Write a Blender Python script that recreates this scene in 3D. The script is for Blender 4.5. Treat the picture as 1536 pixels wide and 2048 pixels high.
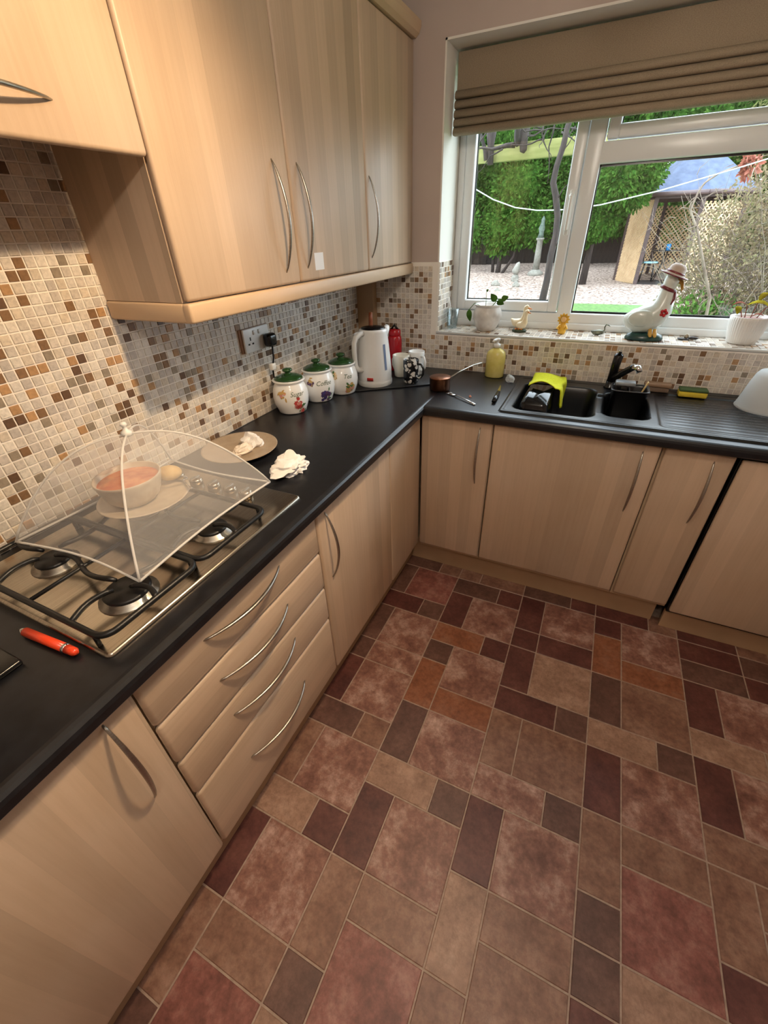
import bpy, bmesh, math, random
import numpy as np
from mathutils import Vector, Matrix
random.seed(7); rng = np.random.default_rng(7)
for o in list(bpy.data.objects): bpy.data.objects.remove(o)
S = bpy.context.scene; COL = S.collection; PI = math.pi
# ------------------------------------------------------------ camera
CAM = Vector((1.2049, -2.2427, 1.5339))
RX, UY, FW = Vector((0.90458, 0.42524, -0.03012)), Vector((-0.21365, 0.51335, 0.83116)), Vector((-0.36890, 0.74542, -0.55522))
cd = bpy.data.cameras.new('camera'); cam = bpy.data.objects.new('camera', cd); COL.objects.link(cam)
cd.sensor_fit = 'HORIZONTAL'; cd.sensor_width = 36; cd.lens = 36*834.38/1536; cd.clip_start = .02
cam.matrix_world = Matrix(((RX.x, UY.x, -FW.x, CAM.x), (RX.y, UY.y, -FW.y, CAM.y), (RX.z, UY.z, -FW.z, CAM.z), (0, 0, 0, 1)))
S.camera = cam
# ------------------------------------------------------------ light
w = bpy.data.worlds.new('overcast'); S.world = w; w.use_nodes = True
bg = w.node_tree.nodes['Background']; bg.inputs[0].default_value = (.80, .90, 1.0, 1); bg.inputs[1].default_value = 7.6
def portal(loc, sx, sz):
    l = bpy.data.lights.new('window_portal', 'AREA'); l.shape = 'RECTANGLE'; l.size = sx; l.size_y = sz; l.cycles.is_portal = True
    o = bpy.data.objects.new('window_portal', l); COL.objects.link(o); o.location = loc; o.rotation_euler = (-PI/2, 0, 0)
portal((1.34, .30, 1.62), 1.76, 1.06)
LAMP_POS = (1.22, -1.45, 2.17); LAMP2_POS = (1.30, -2.45, 2.17); LAMP_COL = (1.0, .89, .76); LAMP_STRENGTH = 265; LAMP2_STRENGTH = 265
# the warm spot head of the ceiling fitting, turned towards the hob
sl = bpy.data.lights.new('spot_head_light', 'SPOT'); sl.energy = 58; sl.color = (1.0, .70, .40); sl.spot_size = math.radians(112); sl.spot_blend = .9; sl.shadow_soft_size = .03
so = bpy.data.objects.new('spot_head_light', sl); COL.objects.link(so); so.location = (1.14, -1.46, 2.13)
so.rotation_euler = (Vector((.02, -1.92, .98))-Vector(so.location)).to_track_quat('-Z', 'Y').to_euler()
vs = S.view_settings; vs.view_transform = 'Standard'; vs.look = 'None'; vs.exposure = 0.12; vs.gamma = 1; vs.use_curve_mapping = False
S.cycles.use_denoising = True
S.cycles.max_bounces = 8; S.cycles.transparent_max_bounces = 16; S.cycles.sample_clamp_indirect = 6
S.cycles.caustics_reflective = False; S.cycles.caustics_refractive = False

# ------------------------------------------------------------ materials
def c(r, g, b): return tuple(((v/255+.055)/1.055)**2.4 if v > 10 else v/255/12.92 for v in (r, g, b))
MATS = {}
OD = .66   # reflectance of the outdoor surfaces relative to the colours noted for them
def co(r, g, b): return tuple(v*OD for v in c(r, g, b))
class NT:
    def __init__(s, name):
        s.m = bpy.data.materials.new(name); s.m.use_nodes = True; s.t = s.m.node_tree; s.n = s.t.nodes
        s.b = s.n['Principled BSDF']; s.out = s.n['Material Output']; s.tc = None
    def new(s, k, **kw):
        n = s.n.new(k)
        for a, v in kw.items(): setattr(n, a, v)
        return n
    def link(s, a, b): s.t.links.new(a, b)
    def coord(s, scale=(1, 1, 1), rand=False):
        tc = s.new('ShaderNodeTexCoord'); mp = s.new('ShaderNodeMapping'); mp.inputs['Scale'].default_value = scale
        src = tc.outputs['Object']
        if rand:
            oi = s.new('ShaderNodeObjectInfo'); mu = s.new('ShaderNodeMath', operation='MULTIPLY'); mu.inputs[1].default_value = 57
            s.link(oi.outputs['Random'], mu.inputs[0]); ad = s.new('ShaderNodeVectorMath', operation='ADD')
            s.link(src, ad.inputs[0]); s.link(mu.outputs[0], ad.inputs[1]); src = ad.outputs[0]
        s.link(src, mp.inputs['Vector']); return mp.outputs[0]
    def noise(s, vec, scale, detail=3, rough=.55):
        n = s.new('ShaderNodeTexNoise'); n.inputs['Scale'].default_value = scale; n.inputs['Detail'].default_value = detail
        n.inputs['Roughness'].default_value = rough; s.link(vec, n.inputs['Vector']); return n.outputs[0]
    def ramp(s, fac, stops, interp='LINEAR'):
        r = s.new('ShaderNodeValToRGB'); e = r.color_ramp; e.interpolation = interp
        while len(e.elements) < len(stops): e.elements.new(.5)
        for el, (p, col) in zip(e.elements, stops): el.position = p; el.color = (*col, 1)
        s.link(fac, r.inputs[0]); return r.outputs[0]
    def mix(s, fac, a, b, mode='MIX'):
        m = s.new('ShaderNodeMix', data_type='RGBA', blend_type=mode)
        for k, v in ((0, fac), (6, a), (7, b)):
            if isinstance(v, (int, float)): m.inputs[k].default_value = v
            elif isinstance(v, tuple): m.inputs[k].default_value = (*v, 1)
            else: s.link(v, m.inputs[k])
        return m.outputs[2]
    def bump(s, h, strength=.3, dist=.002):
        b = s.new('ShaderNodeBump'); b.inputs['Strength'].default_value = strength; b.inputs['Distance'].default_value = dist
        s.link(h, b.inputs['Height']); s.link(b.outputs[0], s.b.inputs['Normal'])
def mat(name, col, rough=.5, metal=0, col2=None, nscale=20, stretch=(1, 1, 1), bump=0, bdist=.001, spec=.5, emit=0, coat=0, rand=False, alpha=1, trans=0, lo=.35, hi=.65, detail=3):
    if name in MATS: return MATS[name]
    T = NT(name); b = T.b
    b.inputs['Base Color'].default_value = (*col, 1); b.inputs['Roughness'].default_value = rough; b.inputs['Metallic'].default_value = metal
    b.inputs['Specular IOR Level'].default_value = spec; b.inputs['Coat Weight'].default_value = coat; b.inputs['Alpha'].default_value = alpha
    b.inputs['Transmission Weight'].default_value = trans
    if col2 or bump:
        nz = T.noise(T.coord(stretch, rand), nscale, detail)
        if col2: T.link(T.ramp(nz, ((lo, col), (hi, col2))), b.inputs['Base Color'])
        if bump: T.bump(nz, bump, bdist)
    if emit: b.inputs['Emission Color'].default_value = (*col, 1); b.inputs['Emission Strength'].default_value = emit
    MATS[name] = T.m; return T.m
def wood_mat(name, base, horiz=False, stave=.055, var=.10):
    # pale laminated beech: staves of slightly different tone with fine grain along them
    T = NT(name); tc = T.new('ShaderNodeTexCoord'); sp = T.new('ShaderNodeSeparateXYZ'); T.link(tc.outputs['Object'], sp.inputs[0])
    ad = T.new('ShaderNodeMath', operation='ADD'); T.link(sp.outputs[0], ad.inputs[0]); T.link(sp.outputs[1], ad.inputs[1])
    src = sp.outputs[2] if horiz else ad.outputs[0]
    dv = T.new('ShaderNodeMath', operation='DIVIDE'); T.link(src, dv.inputs[0]); dv.inputs[1].default_value = stave
    oi = T.new('ShaderNodeObjectInfo'); m9 = T.new('ShaderNodeMath', operation='MULTIPLY_ADD'); T.link(oi.outputs['Random'], m9.inputs[0]); m9.inputs[1].default_value = 31; T.link(dv.outputs[0], m9.inputs[2])
    fl = T.new('ShaderNodeMath', operation='FLOOR'); T.link(m9.outputs[0], fl.inputs[0])
    wn = T.new('ShaderNodeTexWhiteNoise', noise_dimensions='1D'); T.link(fl.outputs[0], wn.inputs['W'])
    d = tuple(v*(1-var*1.5) for v in base); l = tuple(min(1, v*(1+var)) for v in base)
    stv = T.ramp(wn.outputs['Value'], ((0, d), (.6, base), (1, l)))
    g = T.noise(T.coord((4, 4, 90) if horiz else (90, 90, 4)), 1.0, 5, .6)
    gr = T.ramp(g, ((.3, (.93, .92, .90)), (.6, (1, 1, 1))))
    col = T.mix(1.0, stv, gr, 'MULTIPLY')
    big = T.noise(T.coord((1, 1, 1)), 3.0, 2); bg2 = T.ramp(big, ((.35, (.93, .90, .86)), (.65, (1, 1, 1))))
    T.link(T.mix(1.0, col, bg2, 'MULTIPLY'), T.b.inputs['Base Color'])
    T.b.inputs['Roughness'].default_value = .42; T.bump(g, .05, .0006); MATS[name] = T.m; return T.m
WOOD = wood_mat('pale_beech', c(200, 176, 152)); WOODH = wood_mat('pale_beech_level', c(200, 176, 152), True)
WOODT = mat('pale_beech_trim', c(200, 172, 140), .42, col2=c(206, 178, 146), nscale=6)
WOODP = mat('plinth_beech', c(170, 140, 108), .5, col2=c(178, 148, 116), nscale=5)
WORKTOP = mat('black_slate_laminate', c(18, 18, 21), .32, col2=c(26, 27, 31), nscale=40, bump=.10, bdist=.001, spec=.5, detail=5)
SINKM = mat('black_composite', c(14, 15, 17), .30, col2=c(20, 21, 23), nscale=300, bump=.05, bdist=.0005)
STEEL = mat('brushed_steel', c(186, 182, 174), .32, 1, col2=c(165, 160, 150), nscale=60, stretch=(1, 1, 8))
HOBSTEEL = mat('hob_steel', c(190, 180, 165), .24, 1, col2=c(170, 160, 146), nscale=4, stretch=(60, 1, 1))
CHROME = mat('chrome', c(225, 225, 225), .08, 1)
BLACKIRON = mat('black_enamel', c(16, 16, 17), .38, bump=.1, nscale=150)
BLACKPL = mat('black_plastic', c(16, 16, 18), .22)
WHITEGL = mat('white_glaze', c(244, 244, 242), .14, coat=.3)
WHITEPL = mat('white_plastic', c(228, 228, 224), .3)
UPVC = mat('white_upvc', c(226, 228, 228), .28)
PAINT = mat('taupe_wall_paint', c(190, 175, 166), .8, col2=c(184, 169, 160), nscale=3, bump=.05, bdist=.002)
WHITEPAINT = mat('white_reveal_paint', c(232, 228, 220), .7, bump=.08, nscale=40)
CEIL = mat('white_ceiling', c(235, 232, 226), .8, bump=.05, nscale=30)
GROUT = mat('cream_grout', c(242, 236, 226), .8, bump=.1, nscale=200)
def tilemat(name, col):
    T = NT(name); v = T.coord((1, 1, 1), True); nz = T.noise(v, 110, 5, .7); n2 = T.noise(v, 4, 1)
    a = tuple(x*.78 for x in col); b = tuple(min(1, x*1.14) for x in col)
    k = T.ramp(nz, ((.32, a), (.52, col), (.72, b))); oi = T.new('ShaderNodeObjectInfo')
    g = T.ramp(oi.outputs['Random'], ((0, (.90, .90, .90)), (1, (1.06, 1.05, 1.03))))
    T.link(T.mix(1.0, k, g, 'MULTIPLY'), T.b.inputs['Base Color']); T.b.inputs['Roughness'].default_value = .32; T.bump(nz, .12, .0006)
    MATS[name] = T.m; return T.m
TCOL = [(220, 213, 203), (210, 201, 190), (197, 189, 181), (214, 202, 185), (180, 142, 102), (134, 104, 76), (104, 80, 62), (150, 138, 122)]
TILEM = [tilemat('stone_mosaic_'+k, c(*v)) for k, v in zip(('pale', 'beige', 'grey', 'cream', 'honey', 'brown', 'umber', 'taupe'), TCOL)]
TPROB = np.array([.25, .25, .17, .14, .045, .06, .038, .055]); TPROB /= TPROB.sum()
def floormat(name, dark, mid, light):
    T = NT(name); v = T.coord((1, 1, 1), True); n1 = T.noise(v, 11, 8, .72); n2 = T.noise(v, 60, 5, .7)
    a = T.ramp(n1, ((.32, dark), (.5, mid), (.70, light))); g = T.ramp(n2, ((.3, (.62, .58, .56)), (.6, (1.06, 1.06, 1.06))))
    T.link(T.mix(.85, a, g, 'MULTIPLY'), T.b.inputs['Base Color']); T.b.inputs['Roughness'].default_value = .46; T.bump(n2, .10, .001)
    MATS[name] = T.m; return T.m
FM = {'d': floormat('floor_dark_red', c(72, 38, 34), c(94, 52, 46), c(114, 72, 62)), 'g': floormat('floor_umber', c(80, 54, 46), c(100, 69, 59), c(120, 88, 76)),
      'o': floormat('floor_rust', c(114, 66, 44), c(142, 88, 60), c(150, 106, 84)), 'm': floormat('floor_mottled_pink', c(100, 62, 52), c(140, 98, 84), c(196, 164, 150)),
      'b': floormat('floor_brown', c(112, 76, 62), c(134, 98, 80), c(160, 126, 108)), 'l': floormat('floor_tan', c(136, 104, 86), c(158, 124, 104), c(182, 150, 130)),
      'r': floormat('floor_red', c(100, 56, 48), c(134, 82, 72), c(170, 124, 112))}
FGROUT = mat('floor_joint', c(170, 148, 132), .6, col2=c(150, 128, 112), nscale=60)
BLIND = mat('beige_woven_blind', c(136, 120, 100), .9, col2=c(158, 142, 120), nscale=260, stretch=(1, 1, 3), bump=.5, bdist=.001)
def glassmat(name, tint=(1, 1, 1), gloss=.06, rough=.02):
    T = NT(name); tr = T.new('ShaderNodeBsdfTransparent'); tr.inputs[0].default_value = (*tint, 1)
    gl = T.new('ShaderNodeBsdfGlossy'); gl.inputs['Roughness'].default_value = rough; mx = T.new('ShaderNodeMixShader'); mx.inputs[0].default_value = gloss
    T.link(tr.outputs[0], mx.inputs[1]); T.link(gl.outputs[0], mx.inputs[2]); T.link(mx.outputs[0], T.out.inputs[0]); MATS[name] = T.m; return T.m
PANE = glassmat('window_glass', (.97, .985, .98), .04)
TUMBLER = glassmat('tumbler_glass', (.86, .92, .94), .14)
def sheermat(name, col, op, scale=0):
    T = NT(name); tr = T.new('ShaderNodeBsdfTransparent'); df = T.new('ShaderNodeBsdfDiffuse'); df.inputs[0].default_value = (*col, 1)
    tl = T.new('ShaderNodeBsdfTranslucent'); tl.inputs[0].default_value = (*col, 1); m0 = T.new('ShaderNodeMixShader'); m0.inputs[0].default_value = .2
    T.link(df.outputs[0], m0.inputs[1]); T.link(tl.outputs[0], m0.inputs[2]); mx = T.new('ShaderNodeMixShader'); mx.inputs[0].default_value = op
    T.link(tr.outputs[0], mx.inputs[1]); T.link(m0.outputs[0], mx.inputs[2]); T.link(mx.outputs[0], T.out.inputs[0]); MATS[name] = T.m; return T.m
NET = sheermat('white_net', c(250, 247, 244), .245); NETHEM = sheermat('white_net_hem', c(244, 242, 238), .72); MILKY = sheermat('milky_plastic', c(226, 230, 230), .72)
def leafmat(name, a, b, cc, tl=.3):
    a, b, cc = (tuple(v*OD for v in q) for q in (a, b, cc))
    T = NT(name); v = T.coord(); nz = T.noise(v, 7, 4, .7); col = T.ramp(nz, ((.3, a), (.5, b), (.7, cc)))
    df = T.new('ShaderNodeBsdfDiffuse'); t = T.new('ShaderNodeBsdfTranslucent'); T.link(col, df.inputs[0]); T.link(col, t.inputs[0])
    mx = T.new('ShaderNodeMixShader'); mx.inputs[0].default_value = tl; T.link(df.outputs[0], mx.inputs[1]); T.link(t.outputs[0], mx.inputs[2]); T.link(mx.outputs[0], T.out.inputs[0]); MATS[name] = T.m; return T.m
CONIFER = leafmat('conifer_green', c(42, 78, 34), c(74, 116, 46), c(116, 152, 70)); SHRUBLEAF = leafmat('withered_leaves', c(112, 82, 70), c(158, 142, 112), c(136, 142, 100)); 
GREENLEAF = leafmat('fresh_leaf', c(70, 110, 50), c(100, 146, 66), c(140, 170, 90)); YELLOWLEAF = leafmat('yellowing_leaf', c(120, 60, 40), c(206, 190, 60), c(170, 176, 60)); RUSTLEAF = leafmat('rust_leaf', c(130, 66, 54), c(186, 118, 100), c(206, 156, 140))
BARK = mat('brown_bark', co(38, 30, 27), .9, col2=co(64, 52, 46), nscale=14, stretch=(3, 3, .6), bump=.8, bdist=.01)
TWIG = mat('pale_twig', co(158, 142, 124), .9, col2=co(112, 92, 80), nscale=5)
GRAVEL = mat('pale_gravel', co(92, 68, 56), .95, col2=co(212, 190, 174), nscale=15, bump=.8, bdist=.02, detail=6, lo=.38, hi=.6)
LAWN = mat('lawn', co(66, 104, 46), .95, col2=co(104, 142, 70), nscale=16, bump=.8, bdist=.02, detail=6)
BEAMM = mat('mossy_timber', co(120, 124, 62), .9, col2=co(156, 156, 94), nscale=3, stretch=(1, 6, 6), bump=.3, bdist=.005)
LATTICE = mat('lattice_timber', co(166, 130, 90), .85, col2=co(190, 154, 110), nscale=6); LATTICE_BRIGHT = mat('lattice_timber_brightened', c(196, 164, 124), .85, col2=c(214, 184, 144), nscale=6)  # second lattice colour is brightened to offset the shade under the gazebo roof
DARKTIMBER = mat('dark_brown_timber', co(72, 56, 54), .8, col2=co(92, 74, 70), nscale=8)
ROOFM = mat('slate_blue_roof', co(74, 88, 116), .8, col2=co(94, 108, 136), nscale=6)
FENCEM = mat('garden_fence_timber', co(40, 34, 32), .9, col2=co(58, 50, 44), nscale=5, stretch=(6, 6, .5))
STONE = mat('weathered_stone', co(126, 124, 114), .9, col2=co(156, 152, 140), nscale=12, bump=.4, bdist=.01); LINEM = mat('line_cord', c(176, 178, 178), .6)

# ------------------------------------------------------------ mesh helpers
class MB:
    def __init__(s): s.v = []; s.f = []; s.sm = []; s.mi = []
    def add(s, vs, fs, smooth=False, mi=0):
        k = len(s.v); s.v.extend([tuple(v) for v in vs])
        for f in fs: s.f.append(tuple(i+k for i in f)); s.sm.append(smooth); s.mi.append(mi)
        return s
    def box(s, x0, x1, y0, y1, z0, z1, mi=0):
        v = [(x, y, z) for z in (z0, z1) for y in (y0, y1) for x in (x0, x1)]
        return s.add(v, [(0, 2, 3, 1), (4, 5, 7, 6), (0, 1, 5, 4), (2, 6, 7, 3), (0, 4, 6, 2), (1, 3, 7, 5)], False, mi)
    def rbox(s, x0, x1, y0, y1, z0, z1, r=.006, seg=2, mi=0):
        bm = bmesh.new(); bmesh.ops.create_cube(bm, size=1)
        for v in bm.verts: v.co = ((x0+x1)/2+v.co.x*(x1-x0), (y0+y1)/2+v.co.y*(y1-y0), (z0+z1)/2+v.co.z*(z1-z0))
        bmesh.ops.bevel(bm, geom=bm.edges[:], offset=r, segments=seg, profile=.5, affect='EDGES')
        s.add([v.co for v in bm.verts], [[v.index for v in f.verts] for f in bm.faces], True, mi); bm.free(); return s
    def lathe(s, prof, ctr=(0, 0, 0), n=32, smooth=True, mi=0, sx=1, sy=1, caps=True):
        vs = []; fs = []; m = len(prof)
        for r, z in prof:
            for k in range(n):
                a = 2*PI*k/n; vs.append((ctr[0]+r*sx*math.cos(a), ctr[1]+r*sy*math.sin(a), ctr[2]+z))
        for i in range(m-1):
            for k in range(n):
                k2 = (k+1) % n; fs.append((i*n+k, i*n+k2, (i+1)*n+k2, (i+1)*n+k))
        if caps:
            if prof[0][0] > 0: fs.append(tuple(range(n-1, -1, -1)))
            if prof[-1][0] > 0: fs.append(tuple((m-1)*n+k for k in range(n)))
        return s.add(vs, fs, smooth, mi)
    def tube(s, pts, r, n=8, smooth=True, mi=0, flat=1, closed=False):
        pts = [Vector(p) for p in pts]; m = len(pts); rs = r if isinstance(r, (list, tuple)) else [r]*m
        vs = []; fs = []; up = None
        for i, p in enumerate(pts):
            if closed: t = pts[(i+1) % m]-pts[i-1]
            else: t = pts[min(i+1, m-1)]-pts[max(i-1, 0)]
            t.normalize()
            if up is None:
                up = Vector((0, 0, 1)) if abs(t.z) < .9 else Vector((1, 0, 0))
            a = t.cross(up)
            if a.length < 1e-6: a = t.orthogonal()
            a.normalize(); b = a.cross(t); b.normalize(); up = b
            for k in range(n):
                an = 2*PI*k/n; vs.append(p+a*(rs[i]*math.cos(an))+b*(rs[i]*flat*math.sin(an)))
        for i in range(m if closed else m-1):
            j = (i+1) % m
            for k in range(n):
                k2 = (k+1) % n; fs.append((i*n+k, i*n+k2, j*n+k2, j*n+k))
        if not closed: fs.append(tuple(range(n-1, -1, -1))); fs.append(tuple((m-1)*n+k for k in range(n)))
        return s.add(vs, fs, smooth, mi)
    def ell(s, ctr, rad, n=16, m=10, mi=0):
        pr = [(math.sin(PI*i/m), -math.cos(PI*i/m)) for i in range(m+1)]; vs = []; fs = []
        for r, z in pr:
            for k in range(n): a = 2*PI*k/n; vs.append((ctr[0]+rad[0]*r*math.cos(a), ctr[1]+rad[1]*r*math.sin(a), ctr[2]+rad[2]*z))
        for i in range(m):
            for k in range(n): k2 = (k+1) % n; fs.append((i*n+k, i*n+k2, (i+1)*n+k2, (i+1)*n+k))
        return s.add(vs, fs, True, mi)
    def extr(s, prof, ax, a0, a1, smooth=False, mi=0):
        # closed profile extruded: ax 'x' -> prof is (y,z); 'y' -> prof is (x,z); 'z' -> prof is (x,y)
        f = {'x': lambda p, a: (a, p[0], p[1]), 'y': lambda p, a: (p[0], a, p[1]), 'z': lambda p, a: (p[0], p[1], a)}[ax]
        n = len(prof); vs = [f(p, a0) for p in prof]+[f(p, a1) for p in prof]
        fs = [(i, (i+1) % n, n+(i+1) % n, n+i) for i in range(n)]
        k = len(s.v); s.add(vs, fs, smooth, mi); s.add([], [], False)
        s.f.append(tuple(k+i for i in range(n-1, -1, -1))); s.sm.append(False); s.mi.append(mi)
        s.f.append(tuple(k+n+i for i in range(n))); s.sm.append(False); s.mi.append(mi); return s
    def sheet(s, g, smooth=True, mi=0, thick=0):
        # g: grid [rows][cols] of points; thick > 0 gives it a back and edges
        R, Cn = len(g), len(g[0]); vs = [p for row in g for p in row]; fs = [(i*Cn+j, i*Cn+j+1, (i+1)*Cn+j+1, (i+1)*Cn+j) for i in range(R-1) for j in range(Cn-1)]
        if not thick: return s.add(vs, fs, smooth, mi)
        V = [Vector(p) for p in vs]; N = [Vector((0, 0, 0)) for _ in V]
        for f in fs:
            nn = (V[f[1]]-V[f[0]]).cross(V[f[2]]-V[f[0]])
            for i in f: N[i] += nn
        back = [v-(n.normalized() if n.length > 0 else Vector((0, 0, 1)))*thick for v, n in zip(V, N)]; K = len(V)
        fs2 = fs+[tuple(K+i for i in reversed(f)) for f in fs]
        bd = [i for i in range(Cn)]+[i*Cn+Cn-1 for i in range(1, R)]+[(R-1)*Cn+j for j in range(Cn-2, -1, -1)]+[i*Cn for i in range(R-2, 0, -1)]
        for a, b in zip(bd, bd[1:]+bd[:1]): fs2.append((b, a, K+a, K+b))
        return s.add(V+back, fs2, smooth, mi)
    def xf(s, M, k=0):
        for i in range(k, len(s.v)): s.v[i] = tuple(M @ Vector(s.v[i]))
        return s
WLOC = {}
def wl(o): return WLOC.get(o.name, Vector((0, 0, 0)))
def finish(me, mb, mats):
    me.from_pydata(mb.v, [], mb.f); me.polygons.foreach_set('use_smooth', mb.sm); me.polygons.foreach_set('material_index', mb.mi)
    for m in (mats if isinstance(mats, (list, tuple)) else [mats]): me.materials.append(m)
    me.update()
def tag(o, label=None, cat=None, group=None, kind=None):
    for k, v in (('label', label), ('category', cat), ('group', group), ('kind', kind)):
        if v: o[k] = v
    return o
def obj(name, mb, mats, parent=None, label=None, cat=None, group=None, kind=None, origin=None):
    if parent is not None: org = wl(parent)
    elif origin is not None: org = Vector(origin)
    else:
        a = np.array(mb.v); org = Vector(((a[:, 0].min()+a[:, 0].max())/2, (a[:, 1].min()+a[:, 1].max())/2, a[:, 2].min()))
    mb.v = [(x-org.x, y-org.y, z-org.z) for x, y, z in mb.v]
    me = bpy.data.meshes.new(name); finish(me, mb, mats); o = bpy.data.objects.new(name, me); COL.objects.link(o)
    if parent is not None: o.parent = parent; WLOC[o.name] = org
    else: o.location = org; WLOC[o.name] = org
    return tag(o, label, cat, group, kind)
def thing(name, loc, label, cat, group=None, kind=None):
    o = bpy.data.objects.new(name, None); COL.objects.link(o); o.location = loc; o.empty_display_size = .05; WLOC[o.name] = Vector(loc)
    return tag(o, label, cat, group, kind)
def struct(name, loc): return thing(name, loc, None, None, None, 'structure')
def inst(me, name, parent, loc, rot=None):
    o = bpy.data.objects.new(name, me); COL.objects.link(o); o.parent = parent; o.location = Vector(loc)-wl(parent)
    if rot: o.rotation_euler = rot
    return o
def lerp(a, b, t): return a+(b-a)*t
def inframe(P):
    d = Vector(P)-CAM; z = d.dot(FW)
    if z <= .05: return False
    return abs(d.dot(RX)/z) < .93 and abs(d.dot(UY)/z) < 1.24
# ------------------------------------------------------------ room shell
XR, YF, ZC, WT = 2.75, -3.3, 2.42, .30     # right wall, wall behind, ceiling height, back wall thickness
WX0, WX1, WZ0, WZ1 = .44, 2.22, 1.085, 2.15   # window opening
wall_left = obj('wall_left', MB().box(-.12, 0, YF, WT, -.05, ZC), PAINT, origin=(0, -1.5, 0), kind='structure')
m = MB(); m.box(0, WX0, 0, WT, -.05, ZC).box(WX1, XR, 0, WT, -.05, ZC).box(WX0, WX1, 0, WT, -.05, WZ0).box(WX0, WX1, 0, WT, WZ1, ZC)
wall_back = obj('wall_back', m, PAINT, origin=(1.4, .15, 0), kind='structure')
m = MB(); m.box(WX0, WX0+.003, -.001, .235, WZ0, WZ1).box(WX0, WX1, -.001, .235, WZ1-.003, WZ1).box(WX1-.003, WX1, -.001, .235, WZ0, WZ1)
m.box(WX0-.004, WX0+.003, -.003, 0, 1.41, WZ1+.004).box(WX0-.004, WX1+.004, -.003, 0, WZ1-.003, WZ1+.004)
obj('window_reveal', m, WHITEPAINT, wall_back)
obj('wall_right', MB().box(XR, XR+.12, YF, WT, -.05, ZC), PAINT, kind='structure')
obj('wall_front', MB().box(-.12, XR+.12, YF-.12, YF, -.05, ZC), PAINT, kind='structure')
obj('ceiling', MB().box(-.12, XR+.12, YF-.12, WT, ZC, ZC+.1), CEIL, kind='structure')
floor = obj('floor', MB().box(0, XR, YF, 0, -.05, -.0015), FGROUT, origin=(1.4, -1.6, 0), kind='structure')

# floor tiles: strips one third of a metre wide, each a run of blocks
FX0, FU, FY0, FV = .487, .1110, -.600, .1085
FTM = {}
def floor_tile(ci, ri, w_, h_, code, x0):
    key = (w_, h_, code)
    if key not in FTM:
        a, b, j, e = w_*FU/2-.0022, h_*FV/2-.0022, .0015, .0016; mb = MB()
        mb.add([(-a, -b, -.0015), (a, -b, -.0015), (a, b, -.0015), (-a, b, -.0015), (-a+e, -b+e, 0), (a-e, -b+e, 0), (a-e, b-e, 0), (-a+e, b-e, 0)],
               [(4, 5, 6, 7), (0, 1, 5, 4), (1, 2, 6, 5), (2, 3, 7, 6), (3, 0, 4, 7)])
        me = bpy.data.meshes.new('floor_tile'); finish(me, mb, FM[code]); FTM[key] = me
    cx, cy = x0+(ci+w_/2)*FU, FY0-(ri+h_/2)*FV
    if cy-h_*FV/2 < YF or cx > XR: return
    inst(FTM[key], 'floor_tile', floor, (cx, cy, 0))
BL = {'N': [(0, 0, 1, 2), (1, 0, 2, 2)], 'R': [(0, 0, 2, 1), (2, 0, 1, 1)], 'P': [(0, 0, 1, 1), (1, 0, 2, 1)],
      'B': [(0, 0, 1, 1), (0, 1, 1, 2), (1, 0, 2, 2), (1, 2, 2, 1)], 'C': [(0, 0, 1, 2), (0, 2, 1, 1), (1, 0, 2, 1), (1, 1, 2, 2)],
      'D': [(0, 0, 1, 2), (0, 2, 1, 1), (1, 0, 2, 2), (1, 2, 2, 1)]}
BH = {'N': 2, 'R': 1, 'P': 1, 'B': 3, 'C': 3, 'D': 3}
STRIPS = [(-1, 'Rgb Ngr Rdg Dggmm Ndm Rgb Nbm Rld Ndm Cbgbr Rlb Ndm Rgd Bgdmb'), (-1, 'Pbb Rgd Ndm Rod Bgomo Ngm Rlg Ndm Cbgbr Rlg Ndm Rbd Bgdmb'),
          (-1, 'Rgd Ndm Pdd Ndl Rdg Nbb Rmg Ndm Clbbb Rbg Ndm Rgd Bgdmb'), (-1, 'Rdb Bdomo Ngb Rlg Ndm Cbgbr Pgl Ndb Rgd Bgdmb Rlb Ndm'),
          (-1, 'Rdb Rdg Rgd Ndm Rll Ndm Rbg Cbdbm Prb Ngm Rld Bgdmb Ndm'), (-1, 'Pgd Ndm Rlg Bgdmb Rdg Ndm Cbgbm Rlb Ndm Rgd Bgdmb'),
          (-1, 'Rdg Bgomb Ndm Rlg Ndm Rgb Cbgbm Ndm Rgd Bgdmb Ndm')]
for si, (row, seq) in enumerate(STRIPS):
    toks = seq.split(); k = 0
    while FY0-row*FV > YF and k < 60:
        t = toks[k % len(toks)]; k += 1
        for (ci, dr, w_, h_), code in zip(BL[t[0]], t[1:]): floor_tile(ci, row+dr, w_, h_, code, FX0+si*3*FU)
        row += BH[t[0]]

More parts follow.
